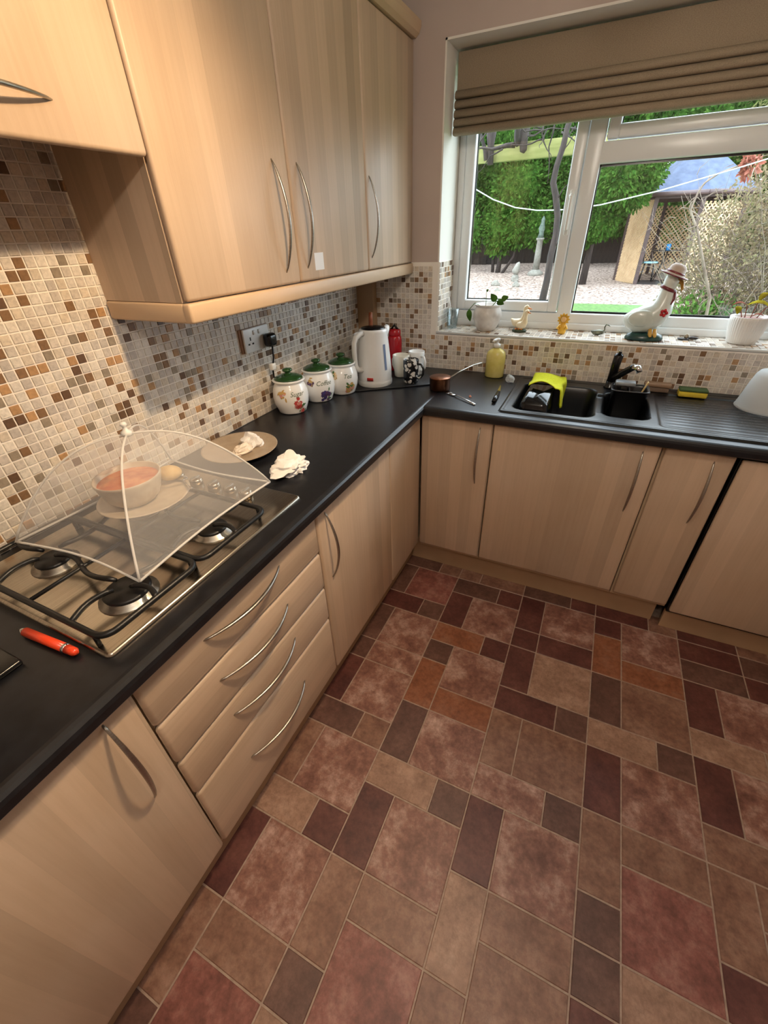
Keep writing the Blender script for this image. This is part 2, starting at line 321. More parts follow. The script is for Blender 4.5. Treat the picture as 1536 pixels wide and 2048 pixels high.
# mosaic: 23 mm stone tiles on a 25 mm pitch, joints recessed
PT = .0242
def tile_mesh(k, axis):
    a, d, e = .0108, .0026, .0012
    f = {'x': lambda u, v, h: (h, -u, v), 'y': lambda u, v, h: (u, -h, v), 'z': lambda u, v, h: (u, v, h)}[axis]
    vs = [f(*q) for q in ((-a, -a, 0), (a, -a, 0), (a, a, 0), (-a, a, 0), (-a+e, -a+e, d), (a-e, -a+e, d), (a-e, a-e, d), (-a+e, a-e, d))]
    fs = [(4, 5, 6, 7), (0, 1, 5, 4), (1, 2, 6, 5), (2, 3, 7, 6), (3, 0, 4, 7)]
    if axis == 'x': fs = [tuple(reversed(q)) for q in fs]; fs = [tuple(reversed(q)) for q in fs]
    return vs, fs
def mosaic(parent, axis, cells, nmax=300, clip=None):
    vs, fs = tile_mesh(0, axis); meshes = []
    for k in range(8):
        me = bpy.data.meshes.new('mosaic_tile'); finish(me, MB().add(vs, fs), TILEM[k]); meshes.append(me)
    ks = rng.choice(8, len(cells), p=TPROB)
    dist = [((Vector(p)-CAM).length if (inframe(p) and (clip is None or clip(p))) else 99+(Vector(p)-CAM).length) for p in cells]
    order = np.argsort(dist); rest = MB()
    for rank, i in enumerate(order):
        p = cells[i]; k = int(ks[i])
        if rank < nmax: inst(meshes[k], 'mosaic_tile', parent, p)
        else: rest.add([(v[0]+p[0], v[1]+p[1], v[2]+p[2]) for v in vs], fs, False, k)
    if rest.v: obj('mosaic_field', rest, TILEM, parent, kind='stuff')
# left wall
obj('grout_bed', MB().box(0, .003, YF+.02, -.0005, .905, 1.80), GROUT, wall_left)
cells = [(.003, -.0125-PT*i, .9225+PT*j) for i in range(int(3.25/PT)) for j in range(36)]
def on_socket(p): return -.985 < p[1] < -.815 and 1.165 < p[2] < 1.255
mosaic(wall_left, 'x', [p for p in cells if not on_socket(p)], 300, lambda p: p[1] > -2.1 and not (p[1] > -1.44 and p[2] > 1.35) and not (p[1] < -1.44 and p[2] < .97))
# back wall below and beside the window
m = MB(); m.box(.0, WX0, -.003, 0, .905, 1.41).box(WX0, XR, -.003, 0, .905, WZ0+.004)
obj('grout_bed', m, GROUT, wall_back)
cells = [(.0125+PT*i, -.003, .9225+PT*j) for i in range(17) for j in range(20)]+[(.0125+PT*i, -.003, .9225+PT*j) for i in range(17, int(2.7/PT)) for j in range(7)]
mosaic(wall_back, 'y', cells, 300, lambda p: p[0] > .1)
# tiled sill and tiled foot of the reveal
sill = struct('trim_1', (1.34, .12, WZ0))
m = MB(); m.box(WX0+.003, WX1-.003, 0, .237, WZ0+.0005, WZ0+.008); obj('grout_bed', m, GROUT, sill)
m = MB(); m.tube([(WX0+.002, -.004, WZ0+.007), (WX1, -.004, WZ0+.007)], .0065, 10); obj('sill_edge_bead', m, WHITEPL, sill)
mosaic(sill, 'z', [(WX0+.017+PT*i, .016+PT*j, WZ0+.008) for i in range(int(1.74/PT)) for j in range(9)], 300)
revt = struct('trim_2', (WX0, .1, WZ0)); obj('grout_bed', MB().box(WX0+.003, WX0+.006, .0005, .237, WZ0+.008, 1.41), GROUT, revt)
mosaic(revt, 'x', [(WX0+.006, .014+PT*j, WZ0+.022+PT*i) for i in range(13) for j in range(9)], 300)
SZ = WZ0+.0108     # top of the sill tiles
# boxing panel in the corner
m = MB(); m.box(.004, .10, -.052, -.0065, .911, 1.405); obj('trim_3', m, WOODP, kind='structure')

# ------------------------------------------------------------ window
win = struct('window_1', (1.34, .25, WZ0)); YW = .225
def frame_bars(x0, x1, z0, z1, t, y0, y1, r=.006):
    m = MB(); m.rbox(x0, x0+t, y0, y1, z0, z1, r).rbox(x1-t, x1, y0, y1, z0, z1, r).rbox(x0+t-.004, x1-t+.004, y0, y1, z0, z0+t, r).rbox(x0+t-.004, x1-t+.004, y0, y1, z1-t, z1, r); return m
m = MB(); x0, x1, z0, z1 = WX0+.004, WX1-.004, WZ0+.009, WZ1-.003
m.rbox(x0, x0+.032, YW, .29, z0, z1, .005).rbox(x1-.06, x1, YW, .29, z0, z1, .005).rbox(x0, x1, YW, .29, z0, 1.172, .006).rbox(x0, x1, YW, .29, z1-.05, z1, .005)
obj('window_frame', m, UPVC, win)
obj('mullion', MB().rbox(1.000, 1.066, YW, .29, 1.165, z1-.04, .006), UPVC, win)
obj('transom', MB().rbox(1.060, x1-.05, YW, .29, 1.750, 1.824, .006), UPVC, win)
obj('window_board', MB().rbox(x0, x1, YW-.012, YW+.02, z0, 1.128, .006), UPVC, win)
def sash(x0, x1, z0, z1, t, proud, name='sash'):
    s_ = obj(name, frame_bars(x0, x1, z0, z1, t, YW-proud, .275, .008), UPVC, win)
    m = MB(); g = .004
    m.box(x0+t-g, x1-t+g, YW+.02, YW+.035, z0+t-g, z0+t+.004).box(x0+t-g, x1-t+g, YW+.02, YW+.035, z1-t-.004, z1-t+g).box(x0+t-g, x0+t+.004, YW+.02, YW+.035, z0+t-g, z1-t+g).box(x1-t-.004, x1-t+g, YW+.02, YW+.035, z0+t-g, z1-t+g)
    obj('gasket', m, BLACKPL, s_); obj('pane', MB().box(x0+t-.003, x1-t+.003, YW+.027, YW+.031, z0+t-.003, z1-t+.003), PANE, s_); return s_
sash(.478, .997, 1.176, 2.10, .047, .012)
sash(1.072, x1-.052, 1.829, 2.10, .045, .012)
m = MB(); gx0, gx1, gz0, gz1 = 1.066, x1-.06, 1.172, 1.750
m.box(gx0, gx1, YW+.02, YW+.035, gz0, gz0+.008).box(gx0, gx1, YW+.02, YW+.035, gz1-.008, gz1).box(gx0, gx0+.005, YW+.02, YW+.035, gz0, gz1).box(gx1-.005, gx1, YW+.02, YW+.035, gz0, gz1)
obj('gasket', m, BLACKPL, win); obj('pane', MB().box(gx0, gx1, YW+.027, YW+.031, gz0, gz1), PANE, win)
m = MB(); m.rbox(.968, .988, YW-.022, YW-.010, 1.50, 1.67, .005).lathe([(0, 0), (.011, 0), (.011, .016), (.008, .02), (0, .021)], (0, 0, 0), 14)
k = len(m.v)-14*5
m.xf(Matrix.Translation((.978, YW-.02, 1.645)) @ Matrix.Rotation(PI/2, 4, 'X'), k); m.rbox(.971, .985, YW-.048, YW-.036, 1.52, 1.65, .005)
obj('window_handle', m, WHITEPL, win)
# roman blind
bl = thing('roman_blind', (1.33, .1, 1.88), 'beige woven roman blind gathered at top of kitchen window', 'blind')
bx0, bx1 = .455, WX1-.012
obj('head_panel', MB().rbox(bx0, bx1, .108, .122, 2.0, 2.138, .004), BLIND, bl)
obj('headrail', MB().box(bx0+.004, bx1-.004, .1225, .155, 2.10, 2.136), WHITEPL, bl)
for i, zt in enumerate((2.022, 1.992, 1.962, 1.934, 1.906)):
    m = MB(); y = .098-.002*i
    pr = [(y+.024, zt), (y+.004, zt+.001), (y-.006, zt-.004), (y-.013, zt-.012), (y-.014, zt-.022), (y-.008, zt-.0275), (y+.010, zt-.0275), (y+.024, zt-.0275)]
    obj('fold', m.extr(pr, 'x', bx0, bx1, True), BLIND, bl)

# ------------------------------------------------------------ worktop and cabinets
ZT = .91; WF = .605
wt = thing('worktop', (.3, -.3, .87), 'black slate-effect worktop running round the corner under the window', 'worktop')
def nose(f): # profile with rounded front edge; f = front coordinate sign handled by caller
    return [(0, .872), (f-.004, .872), (f, .877), (f, .893), (f-.002, .901), (f-.007, .9065), (f-.014, .909), (f-.02, .91), (0, .91)]
m = MB(); m.extr([(x, z) for x, z in nose(WF)], 'y', YF+.02, 0, False)
obj('worktop_slab', m, WORKTOP, wt)
hx0, hx1, hy0, hy1 = .925, 1.485, -.535, -.065
m = MB(); P = [(-y, z) for y, z in nose(WF)]
for a, b in ((WF-.006, hx0), (hx1, XR)): m.extr(P, 'x', a, b)
m.extr([(-y if y > 0 else hy0, z) for y, z in nose(WF)], 'x', hx0, hx1); m.box(hx0, hx1, hy1, 0, .872, .91)
obj('worktop_slab', m, WORKTOP, wt)
Z0, ZD = .152, .866; DF = .580
def bow(p0, p1, out, bulge=.036, r=.0052):
    p0, p1, out = Vector(p0), Vector(p1), Vector(out); pts = []; rs = []
    for i in range(21):
        t = i/20; h = (math.sin(PI*t))**.8*bulge if 0 < t < 1 else 0
        pts.append(p0.lerp(p1, t)+out*(h-.0015)); rs.append(r*(.42+.58*math.sin(PI*t)**.7) if 0 < t < 1 else r*.42)
    return MB().tube(pts, rs, 8, flat=.8)
def carcass(x0, x1, y0, y1, z0, z1, front, t=.016, top=True):
    m = MB(); zs = [(z0, z0+t)]+([(z1-t, z1)] if top else [])
    if front == 'x':
        m.box(x0, x1, y0, y0+t, z0, z1).box(x0, x1, y1-t, y1, z0, z1).box(x0+.001, x0+.008, y0+t, y1-t, z0+t, z1-t)
        for a, b in zs: m.box(x0, x1, y0+t, y1-t, a, b)
    else:
        m.box(x0, x0+t, y0, y1, z0, z1).box(x1-t, x1, y0, y1, z0, z1).box(x0+t, x1-t, y1-.008, y1-.001, z0+t, z1-t)
        for a, b in zs: m.box(x0+t, x1-t, y0, y1, a, b)
    return m
G = .0022
def door_x(par, y0, y1, z0, z1, xf=DF, hnd=None, name='door', material=WOOD, r=.008):
    d = obj(name, MB().rbox(xf-.02, xf, y0+G, y1-G, z0, z1, r, 3), material, par)
    if hnd: obj('handle', bow(hnd[0], hnd[1], (1, 0, 0)), STEEL, d, label='brushed steel bow handle')
    return d
def door_y(par, x0, x1, z0, z1, yf=-DF, hnd=None):
    d = obj('door', MB().rbox(x0+G, x1-G, yf, yf+.02, z0, z1, .008, 3), WOOD, par)
    if hnd: obj('handle', bow(hnd[0], hnd[1], (0, -1, 0)), STEEL, d, label='brushed steel bow handle')
    return d
BW = mat('cabinet_carcass', c(196, 170, 138), .5)
D1, D2, D3 = -2.040, -1.4285, -.9105
t = thing('base_cabinet', (.3, -2.35, 0), 'beech base cupboard at lower left, nearest the camera', 'cabinet')
obj('body', carcass(.01, .558, -2.64, D1-.003, .13, .868, 'x'), BW, t); door_x(t, -2.64, D1, Z0, ZD, hnd=((DF, -2.102, .845), (DF, -2.102, .572)))
t = thing('base_cabinet', (.3, -2.95, 0), 'beech base cupboard left of the nearest cupboard, past the left edge', 'cabinet')
obj('body', carcass(.01, .558, YF+.02, -2.645, .13, .868, 'x'), BW, t); door_x(t, YF+.02, -2.645, Z0, ZD)
t = thing('drawer_unit', (.3, -1.73, 0), 'beech four-drawer unit under the gas hob', 'drawers')
obj('body', carcass(.01, .558, D1, D2, .13, .868, 'x', top=False), BW, t)
for z0, z1, hz_ in ((.7225, ZD, .8150), (.5775, .7195, .672), (.4325, .5745, .5285), (Z0, .4295, .3165)):
    door_x(t, D1, D2, z0, z1, name='drawer', material=WOODH, r=.011, hnd=((DF, -1.880, hz_), (DF, -1.613, hz_)))
t = thing('base_cabinet', (.3, -1.17, 0), 'beech base cupboard between the drawers and the corner panel', 'cabinet')
obj('body', carcass(.01, .558, D2, D3, .13, .868, 'x'), BW, t); door_x(t, D2, D3, Z0, ZD, hnd=((DF, -1.383, .842), (DF, -1.383, .580)))
t = thing('base_cabinet', (.3, -.6, 0), 'narrow beech corner cupboard without a handle, left of the inner corner', 'cabinet')
obj('body', carcass(.01, .558, D3, -.02, .13, .868, 'x'), BW, t); door_x(t, D3, -DF+.003, Z0, ZD)
E1, E2, E3 = .9025, 1.515, 1.733
t = thing('base_cabinet', (.74, -.3, 0), 'beech base cupboard in the inner corner, left of the sink', 'cabinet')
obj('body', carcass(.585, E1-.003, -.558, -.02, .13, .868, 'y'), BW, t); door_y(t, DF+.002, E1, Z0, ZD, hnd=((.848, -DF, .842), (.848, -DF, .572)))
t = thing('base_cabinet', (1.2, -.3, 0), 'wide beech base cupboard directly under the black sink', 'cabinet')
obj('body', carcass(E1, E2-.003, -.558, -.02, .13, .868, 'y', top=False), BW, t); door_y(t, E1, E2-.004, Z0, ZD, hnd=((1.454, -DF, .838), (1.454, -DF, .574)))
t = thing('base_cabinet', (1.62, -.3, 0), 'narrow beech base cupboard between sink cupboard and dishwasher', 'cabinet')
obj('body', carcass(E2, E3, -.558, -.02, .13, .868, 'y'), BW, t); door_y(t, E2+.004, E3, Z0, ZD, hnd=((1.673, -DF, .838), (1.673, -DF, .576)))
t = thing('dishwasher', (2.05, -.3, 0), 'integrated dishwasher behind a beech door at the right edge', 'dishwasher')
obj('body', MB().rbox(1.746, 2.348, -.555, -.03, .10, .862, .004), BLACKPL, t); door_y(t, 1.746, 2.352, .128, .858, yf=-.586)
t = thing('base_cabinet', (2.55, -.3, 0), 'beech base cupboard against the right wall', 'cabinet')
obj('body', carcass(2.36, XR-.005, -.558, -.02, .13, .868, 'y'), BW, t); door_y(t, 2.36, XR-.004, Z0, ZD)
t = thing('plinth', (.525, -1.9, 0), 'beech plinth board below the left-hand cupboards', 'plinth'); obj('board', MB().box(.505, .521, YF+.02, -.506, 0, .14), WOODP, t)
t = thing('plinth', (1.1, -.51, 0), 'beech plinth board below the sink cupboards', 'plinth'); obj('board', MB().box(.523, 1.715, -.522, -.506, 0, .14), WOODP, t)
t = thing('plinth', (2.3, -.53, 0), 'beech plinth board below the dishwasher at right', 'plinth'); obj('board', MB().box(1.747, XR-.005, -.545, -.529, 0, .105), WOODP, t)

# wall cabinets
UX, UZ0, UZ1 = .3056, 1.410, 2.168; YL, YA, YB = -1.4406, -.9641, -.4793
def wallcab(label, y0, y1, loc, hnd, side=False):
    t = thing('wall_cabinet', loc, label, 'cabinet', 'wall cupboards on the left wall')
    obj('body', carcass(.0058, UX-.0205, y0+.0005, y1-.0005, UZ0-.002, UZ1, 'x'), WOOD, t); d = door_x(t, y0, y1, UZ0, UZ1-.002, UX, hnd); return t, d
wallcab('tall beech wall cupboard beside the cooker hood', YL, YA, (.15, -1.2, UZ0), ((UX, -1.037, 1.712), (UX, -1.037, 1.442)))
t, d = wallcab('middle beech wall cupboard with a white sticker on its door', YA, YB, (.15, -.72, UZ0), ((UX, -.920, 1.714), (UX, -.920, 1.446)))
m = MB(); m.box(UX, UX+.0006, -.876, -.822, 1.437, 1.487); obj('sticker', m, mat('white_paper', c(236, 238, 242), .7), d, label='small white paper sticker')
wallcab('beech wall cupboard nearest the window wall', YB, -.0045, (.15, -.24, UZ0), ((UX, -.450, 1.716), (UX, -.450, 1.450)))
t = thing('hood_cabinet', (.15, -1.74, 1.66), 'short beech cupboard housing the cooker hood, upper left', 'cabinet')
obj('body', MB().box(.0058, UX-.0205, -2.0405, YL-.001, 1.785, UZ1), WOOD, t)
door_x(t, -2.0405, YL, 1.677, UZ1-.002, UX, ((UX, -1.872, 1.735), (UX, -1.610, 1.735)), material=WOOD)
obj('filter_panel', MB().rbox(.04, .26, -1.99, -1.49, 1.772, 1.786, .003), STEEL, t)
t = thing('wall_cabinet', (.15, -2.4, UZ0), 'beech wall cupboard out past the left edge', 'cabinet', 'wall cupboards on the left wall')
obj('body', carcass(.0075, UX-.021, -2.62, -2.042, UZ0+.004, UZ1, 'x'), WOOD, t); door_x(t, -2.62, -2.042, UZ0, UZ1-.002, UX)
t = thing('light_pelmet', (.2, -.7, 1.36), 'beech light pelmet along the bottom of the wall cupboards', 'pelmet')
m = MB(); m.rbox(UX-.022, UX+.004, YL-.004, -.0045, 1.362, UZ0-.003, .006); obj('front_rail', m, WOODT, t)
m = MB(); m.rbox(.0058, UX-.018, YL-.004, YL+.020, 1.362, UZ0-.003, .006); obj('end_rail', m, WOODT, t)
t = thing('cornice', (.2, -1.2, UZ1), 'beech cornice along the top of the wall cupboards', 'cornice')
pr = [(UX-.02, UZ1+.001), (UX+.008, UZ1+.001), (UX+.022, UZ1+.012), (UX+.030, UZ1+.030), (UX+.030, UZ1+.045), (UX-.02, UZ1+.045)]
m = MB(); m.extr(pr, 'y', -2.62, -.005); obj('moulding', m, WOODT, t)
# ------------------------------------------------------------ ceiling lamp (the room's own light)
lx, ly, lz = LAMP_POS
t = thing('ceiling_lamp', (lx, ly, ZC), 'ceiling lamp with a bare warm bulb over the middle of the kitchen', 'lamp')
obj('ceiling_rose', MB().lathe([(.05, 0), (.048, -.012), (.02, -.03), (0, -.031)], (lx, ly, ZC-.0005), 24), WHITEPL, t)
obj('flex', MB().tube([(lx, ly, ZC-.03), (lx, ly, lz+.085)], .004, 8), WHITEPL, t)
obj('lamp_holder', MB().lathe([(.0, .09), (.016, .088), (.018, .05), (.016, .045), (0, .044)], (lx, ly, lz), 16), WHITEPL, t)
def bulbmat(name, s_):
    T = NT(name); em = T.new('ShaderNodeEmission'); em.inputs[0].default_value = (*LAMP_COL, 1); em.inputs[1].default_value = s_; T.link(em.outputs[0], T.out.inputs[0]); return T.m
obj('bulb', MB().ell((lx, ly, lz), (.042, .042, .044), 12, 8), bulbmat('bulb_glow', LAMP_STRENGTH), t)
m = MB(); m.tube([(1.215, -1.447, 2.185), (1.165, -1.457, 2.147)], [.03, .042], 20); obj('spot_head', m, WHITEPL, t)
lx, ly, lz = LAMP2_POS
t = thing('ceiling_lamp', (lx, ly, ZC), 'second ceiling lamp with a bare bulb above and behind the camera', 'lamp')
obj('ceiling_rose', MB().lathe([(.05, 0), (.048, -.012), (.02, -.03), (0, -.031)], (lx, ly, ZC-.0005), 24), WHITEPL, t)
obj('flex', MB().tube([(lx, ly, ZC-.03), (lx, ly, lz+.085)], .004, 8), WHITEPL, t)
obj('lamp_holder', MB().lathe([(.0, .09), (.016, .088), (.018, .05), (.016, .045), (0, .044)], (lx, ly, lz), 16), WHITEPL, t)
obj('bulb', MB().ell((lx, ly, lz), (.042, .042, .044), 12, 8), bulbmat('bulb_glow_rear', LAMP2_STRENGTH), t)

# ------------------------------------------------------------ gas hob
HX0, HX1, HY0, HY1 = .045, .540, -2.030, -1.430
hob = thing('gas_hob', (.29, -1.73, ZT), 'stainless steel gas hob with black pan supports on the left worktop', 'hob')
def rrect(x0, x1, y0, y1, r, n=6):
    pts = []
    for cx, cy, a0 in ((x1-r, y1-r, 0), (x0+r, y1-r, 90), (x0+r, y0+r, 180), (x1-r, y0+r, 270)):
        for i in range(n+1): a = math.radians(a0+90*i/n); pts.append((cx+r*math.cos(a), cy+r*math.sin(a)))
    return pts
def plate_mesh(x0, x1, y0, y1, z0, z1, r, edge=.004):
    m = MB(); a = rrect(x0, x1, y0, y1, r); b = rrect(x0+edge, x1-edge, y0+edge, y1-edge, max(r-edge, .002)); n = len(a)
    vs = [(x, y, z0) for x, y in a]+[(x, y, z1-edge*.6) for x, y in a]+[(x, y, z1) for x, y in b]
    fs = [(i, (i+1) % n, n+(i+1) % n, n+i) for i in range(n)]+[(n+i, n+(i+1) % n, 2*n+(i+1) % n, 2*n+i) for i in range(n)]
    m.add(vs, fs, True); k = len(m.v); m.f.append(tuple(2*n+i for i in range(n))); m.sm.append(False); m.mi.append(0); return m
obj('hob_plate', plate_mesh(HX0, HX1, HY0, HY1, ZT+.0005, ZT+.009, .012, .006), HOBSTEEL, hob)
HZ = ZT+.009
BURN = [(.435, -1.905, .045), (.435, -1.665, .036), (.185, -1.905, .036), (.185, -1.665, .030)]
for bx, by, br in BURN:
    b = obj('burner', MB().lathe([(br+.014, 0), (br+.013, .003), (br+.004, .004), (br+.002, .011), (0, .0115)], (bx, by, HZ), 28), STEEL, hob)
    obj('burner_cap', MB().lathe([(br+.001, .0115), (br+.002, .015), (br-.003, .019), (0, .0205)], (bx, by, HZ), 28), BLACKIRON, b)
GZ = HZ+.030
for gy0, gy1 in ((-2.018, -1.795), (-1.787, -1.565)):
    gx0, gx1 = .062, .530
    m = MB(); m.tube([(x, y, GZ) for x, y in rrect(gx0, gx1, gy0, gy1, .028, 5)], .0064, 8, closed=True)
    g = obj('pan_support', m, BLACKIRON, hob)
    cy = (gy0+gy1)/2; m = MB()
    m.tube([(.300, gy0, GZ), (.300, gy1, GZ)], .0045, 8)
    for bx in (.435, .185):
        for ax, ay, ex, ey in ((1, 0, (gx1 if bx > .3 else .300), cy), (-1, 0, (.300 if bx > .3 else gx0), cy), (0, 1, bx, gy1), (0, -1, bx, gy0)):
            ix, iy = bx+ax*.022, cy+ay*.022
            pts = []
            for i in range(9):
                q = i/8; pts.append((lerp(ex, ix, q)+ay*.012*math.sin(PI*q), lerp(ey, iy, q)+ax*.012*math.sin(PI*q), GZ+.006*math.sin(PI*min(1, q*1.2)/2)-(.0 if q < .9 else .003)))
            m.tube(pts, [.0058]*8+[.0042], 8)
    obj('prongs', m, BLACKIRON, g)
    for x in (gx0+.03, gx1-.03):
        for y in (gy0, gy1): obj('support_foot', MB().tube([(x, y, GZ), (x, y, HZ)], .0046, 7), BLACKIRON, g)
for i, x in enumerate((.130, .205, .275, .338, .396)):
    k = obj('knob', MB().lathe([(.019, 0), (.0185, .014), (.016, .019), (0, .02)], (x, -1.495, HZ), 24), HOBSTEEL, hob); obj('pointer', MB().rbox(x-.003, x+.003, -1.512, -1.480, HZ+.019, HZ+.023, .001), STEEL, k)

# food under a pop-up net cover
PZ = GZ+.0118; pc = (.215, -1.665)
PLATEM = mat('stoneware', c(206, 192, 172), .3, col2=c(190, 174, 152), nscale=30)
obj('dinner_plate', MB().lathe([(.03, .0), (.062, .0), (.07, .006), (.108, .014), (.113, .017), (.112, .019), (.105, .017), (.068, .010), (.0, .009)], (pc[0], pc[1], PZ), 40), PLATEM, label='pale stoneware plate under the soup bowl on the hob', cat='plate')
bz = PZ+.0105; bc = (.203, -1.683)
bw = thing('soup_bowl', (bc[0], bc[1], bz), 'ribbed pale stoneware bowl of orange soup under the net cover', 'bowl')
pr = [(.03, 0), (.045, 0), (.05, .004)]+[(lerp(.052, .078, (i/9)**.55)+(.0012 if i % 2 else 0), .008+.058*i/9) for i in range(10)]+[(.079, .071), (.078, .073), (.075, .071), (.070, .050), (.05, .016), (0, .012)]
obj('bowl_body', MB().lathe(pr, (bc[0], bc[1], bz), 40), PLATEM, bw)
SOUP = mat('orange_soup', c(190, 92, 46), .35, col2=c(220, 146, 92), nscale=40, bump=.4, bdist=.003)
obj('soup', MB().lathe([(.0755, .0585), (.04, .0615), (0, .0615)], (bc[0], bc[1], bz), 36, caps=False), SOUP, bw, label='orange soup')
m = MB(); m.ell((0, 0, 0), (.034, .026, .020), 18, 10); m.xf(Matrix.Translation((pc[0]-.0, pc[1]+.088, PZ+.0385)) @ Matrix.Rotation(.5, 4, 'Z'))
obj('bread_roll', m, mat('bread_crust', c(206, 168, 104), .7, col2=c(224, 196, 140), nscale=30, bump=.3), label='small golden bread piece beside the soup bowl', cat='bread')
m = MB(); m.tube([(.255, -1.572, PZ+.0215), (.29, -1.59, PZ+.0235), (.33, -1.61, PZ+.032)], [.003, .0025, .004], 8, flat=.6); m.ell((.243, -1.565, PZ+.0225), (.019, .013, .0035), 14, 8)
obj('spoon', m, CHROME, label='steel spoon on the plate under the net cover', cat='spoon')
# net cover: square base, four ribs arching to a knob
nc = thing('food_cover', (.275, -1.69, GZ), 'white net pop-up food cover standing over the soup on the hob', 'food cover')
NXA, NYA, NH, NZ0 = .200, .225, .205, GZ+.013
CORN = [(.275+.200, -1.690-.205), (.275+.188, -1.690+.230), (.275-.195, -1.690+.225), (.275-.190, -1.690-.228)]
APEX = Vector((.275, -1.685, NZ0+NH))
def rib(k, q):   # q 0 at corner .. 1 at apex
    cx, cy = CORN[k]; h = math.sin(q*PI/2)**.9; rr = (1-q)**.82
    return Vector((lerp(APEX.x, cx, rr), lerp(APEX.y, cy, rr), NZ0+NH*h))
for k in range(4):
    g = []
    for i in range(15):
        q = i/14; A, B = rib(k, q), rib((k+1) % 4, q); row = []
        for j in range(13):
            s_ = j/12; pnt = A.lerp(B, s_); sag = math.sin(PI*s_)
            ctr = Vector((APEX.x, APEX.y, pnt.z)); pnt = pnt+(ctr-pnt)*(.075*sag*(1-q)**.5); pnt.z -= .012*sag*math.sin(PI*q); row.append(pnt)
        g.append(row)
    p_ = obj('net_panel', MB().sheet(g), NET, nc)
    m = MB(); m.tube(g[0], .0028, 6); obj('hem', m, NETHEM, p_)
    m = MB(); m.tube([rib(k, i/16) for i in range(17)], .0026, 7); obj('rib', m, NETHEM, nc)
obj('top_knob', MB().lathe([(.011, -.004), (.012, .006), (.006, .010), (.004, .018), (.008, .022), (.006, .028), (0, .029)], tuple(APEX), 16), WHITEPL, nc)
# plates with leftovers, tissue
def crumple(ctr, rx, ry, rz, seed, n=18, m_=12, amp=.45):
    r_ = np.random.default_rng(seed); mb = MB().ell((0, 0, 0), (1, 1, 1), n, m_); ph = r_.uniform(0, 6.28, (7, 3)); fr = r_.normal(0, 4.2, (7, 3)); out = []
    for v in mb.v:
        d = np.array(v); k = 1+amp*sum(math.sin(fr[i]@d*1.3+ph[i, 0])*(.5 if i < 3 else .28) for i in range(7))/2.2
        z = d[2]*k; z = max(z, -.42); out.append((ctr[0]+d[0]*k*rx, ctr[1]+d[1]*k*ry, ctr[2]+(z+.42)*rz))
    mb.v = out; mb.sm = [False]*len(mb.sm); return mb
TISSUE = mat('white_tissue', c(240, 238, 236), .95, bump=.3, nscale=40, bdist=.003)
pl = (.158, -1.248)
obj('dinner_plate', MB().lathe([(.03, .0), (.075, .0), (.085, .006), (.125, .014), (.130, .017), (.129, .019), (.122, .017), (.08, .010), (.0, .009)], (pl[0], pl[1], ZT+.0006), 44), mat('taupe_stoneware', c(176, 156, 132), .35, col2=c(160, 140, 116), nscale=20),
    label='taupe plate with scrunched paper on it beside the hob', cat='plate')
obj('paper_scrap', crumple((pl[0]+.02, pl[1]+.045, ZT+.0105), .040, .028, .028, 5), TISSUE, label='larger scrunched cream paper on the taupe plate', cat='paper')
obj('paper_scrap', crumple((pl[0]+.032, pl[1]-.02, ZT+.0105), .026, .038, .016, 6), mat('cream_tissue', c(236, 222, 204), .95, bump=.3, nscale=40), label='smaller flat cream paper scrap on the taupe plate', cat='paper')
obj('paper_tissue', crumple((.412, -1.305, ZT+.0005), .048, .055, .034, 9, 26, 16, .6), TISSUE, label='crumpled white tissue on the black worktop beside the hob', cat='tissue')
# pen and black object at the left edge
t = thing('pen', (.40, -2.055, ZT), 'short orange-red pen lying in front of the hob corner', 'pen')
a, b = Vector((.318, -2.058, ZT+.0095)), Vector((.478, -2.047, ZT+.0095)); L = lambda q: a.lerp(b, q)
obj('barrel', MB().tube([L(.12), L(.80)], .0085, 14), mat('orange_red_plastic', c(226, 70, 36), .25), t)
obj('tip', MB().tube([L(0), L(.06), L(.12)], [.002, .005, .0082], 14), CHROME, t)
obj('band', MB().tube([L(.80), L(.84)], .0090, 14), CHROME, t); obj('end_cap', MB().tube([L(.84), L(.96), L(1)], [.0084, .0078, .004], 14), MATS['orange_red_plastic'], t)
obj('black_gadget', MB().rbox(.300, .402, -2.275, -2.098, ZT+.0005, ZT+.012, .004, 2), BLACKPL, label='flat black object at the far left edge of the worktop', cat='gadget')

# ------------------------------------------------------------ socket, plug, flex
t = thing('wall_socket', (.006, -.90, 1.16), 'white double wall socket on the left tiled wall', 'socket')
obj('back_box', MB().rbox(.0035, .012, -.985, -.820, 1.168, 1.252, .002), mat('socket_surround', c(150, 112, 84), .6), t)
fp = obj('face_plate', MB().rbox(.012, .0205, -.975, -.827, 1.166, 1.252, .004, 3), WHITEPL, t)
m = MB()
for dy, dz, a_, b_ in ((-.940, 1.215, .003, .006), (-.951, 1.197, .005, .003), (-.929, 1.197, .005, .003)): m.box(.0203, .0209, dy-a_, dy+a_, dz-b_, dz+b_)
obj('socket_holes', m, BLACKPL, fp)
for y in (-.915, -.885): obj('rocker_switch', MB().rbox(.020, .0245, y-.006, y+.006, 1.226, 1.242, .002), WHITEPL, fp)
t = thing('plug', (.03, -.850, 1.19), 'black mains plug in the right half of the wall socket', 'plug')
m = MB(); m.rbox(.021, .058, -.876, -.824, 1.172, 1.222, .014, 4); obj('plug_body', m, BLACKPL, t)
m = MB(); m.tube([(.045, -.850, 1.175), (.043, -.852, 1.13), (.034, -.858, 1.085), (.026, -.850, 1.045), (.022, -.825, .99), (.02, -.79, .93), (.03, -.76, ZT+.004), (.05, -.66, ZT+.004), (.07, -.52, ZT+.004), (.12, -.42, ZT+.004)], .0036, 8)
obj('flex', m, BLACKPL, t)
obj('cable_tag', MB().rbox(.026, .046, -.872, -.846, 1.082, 1.108, .004), WHITEPL, t, label='small white cable tag')

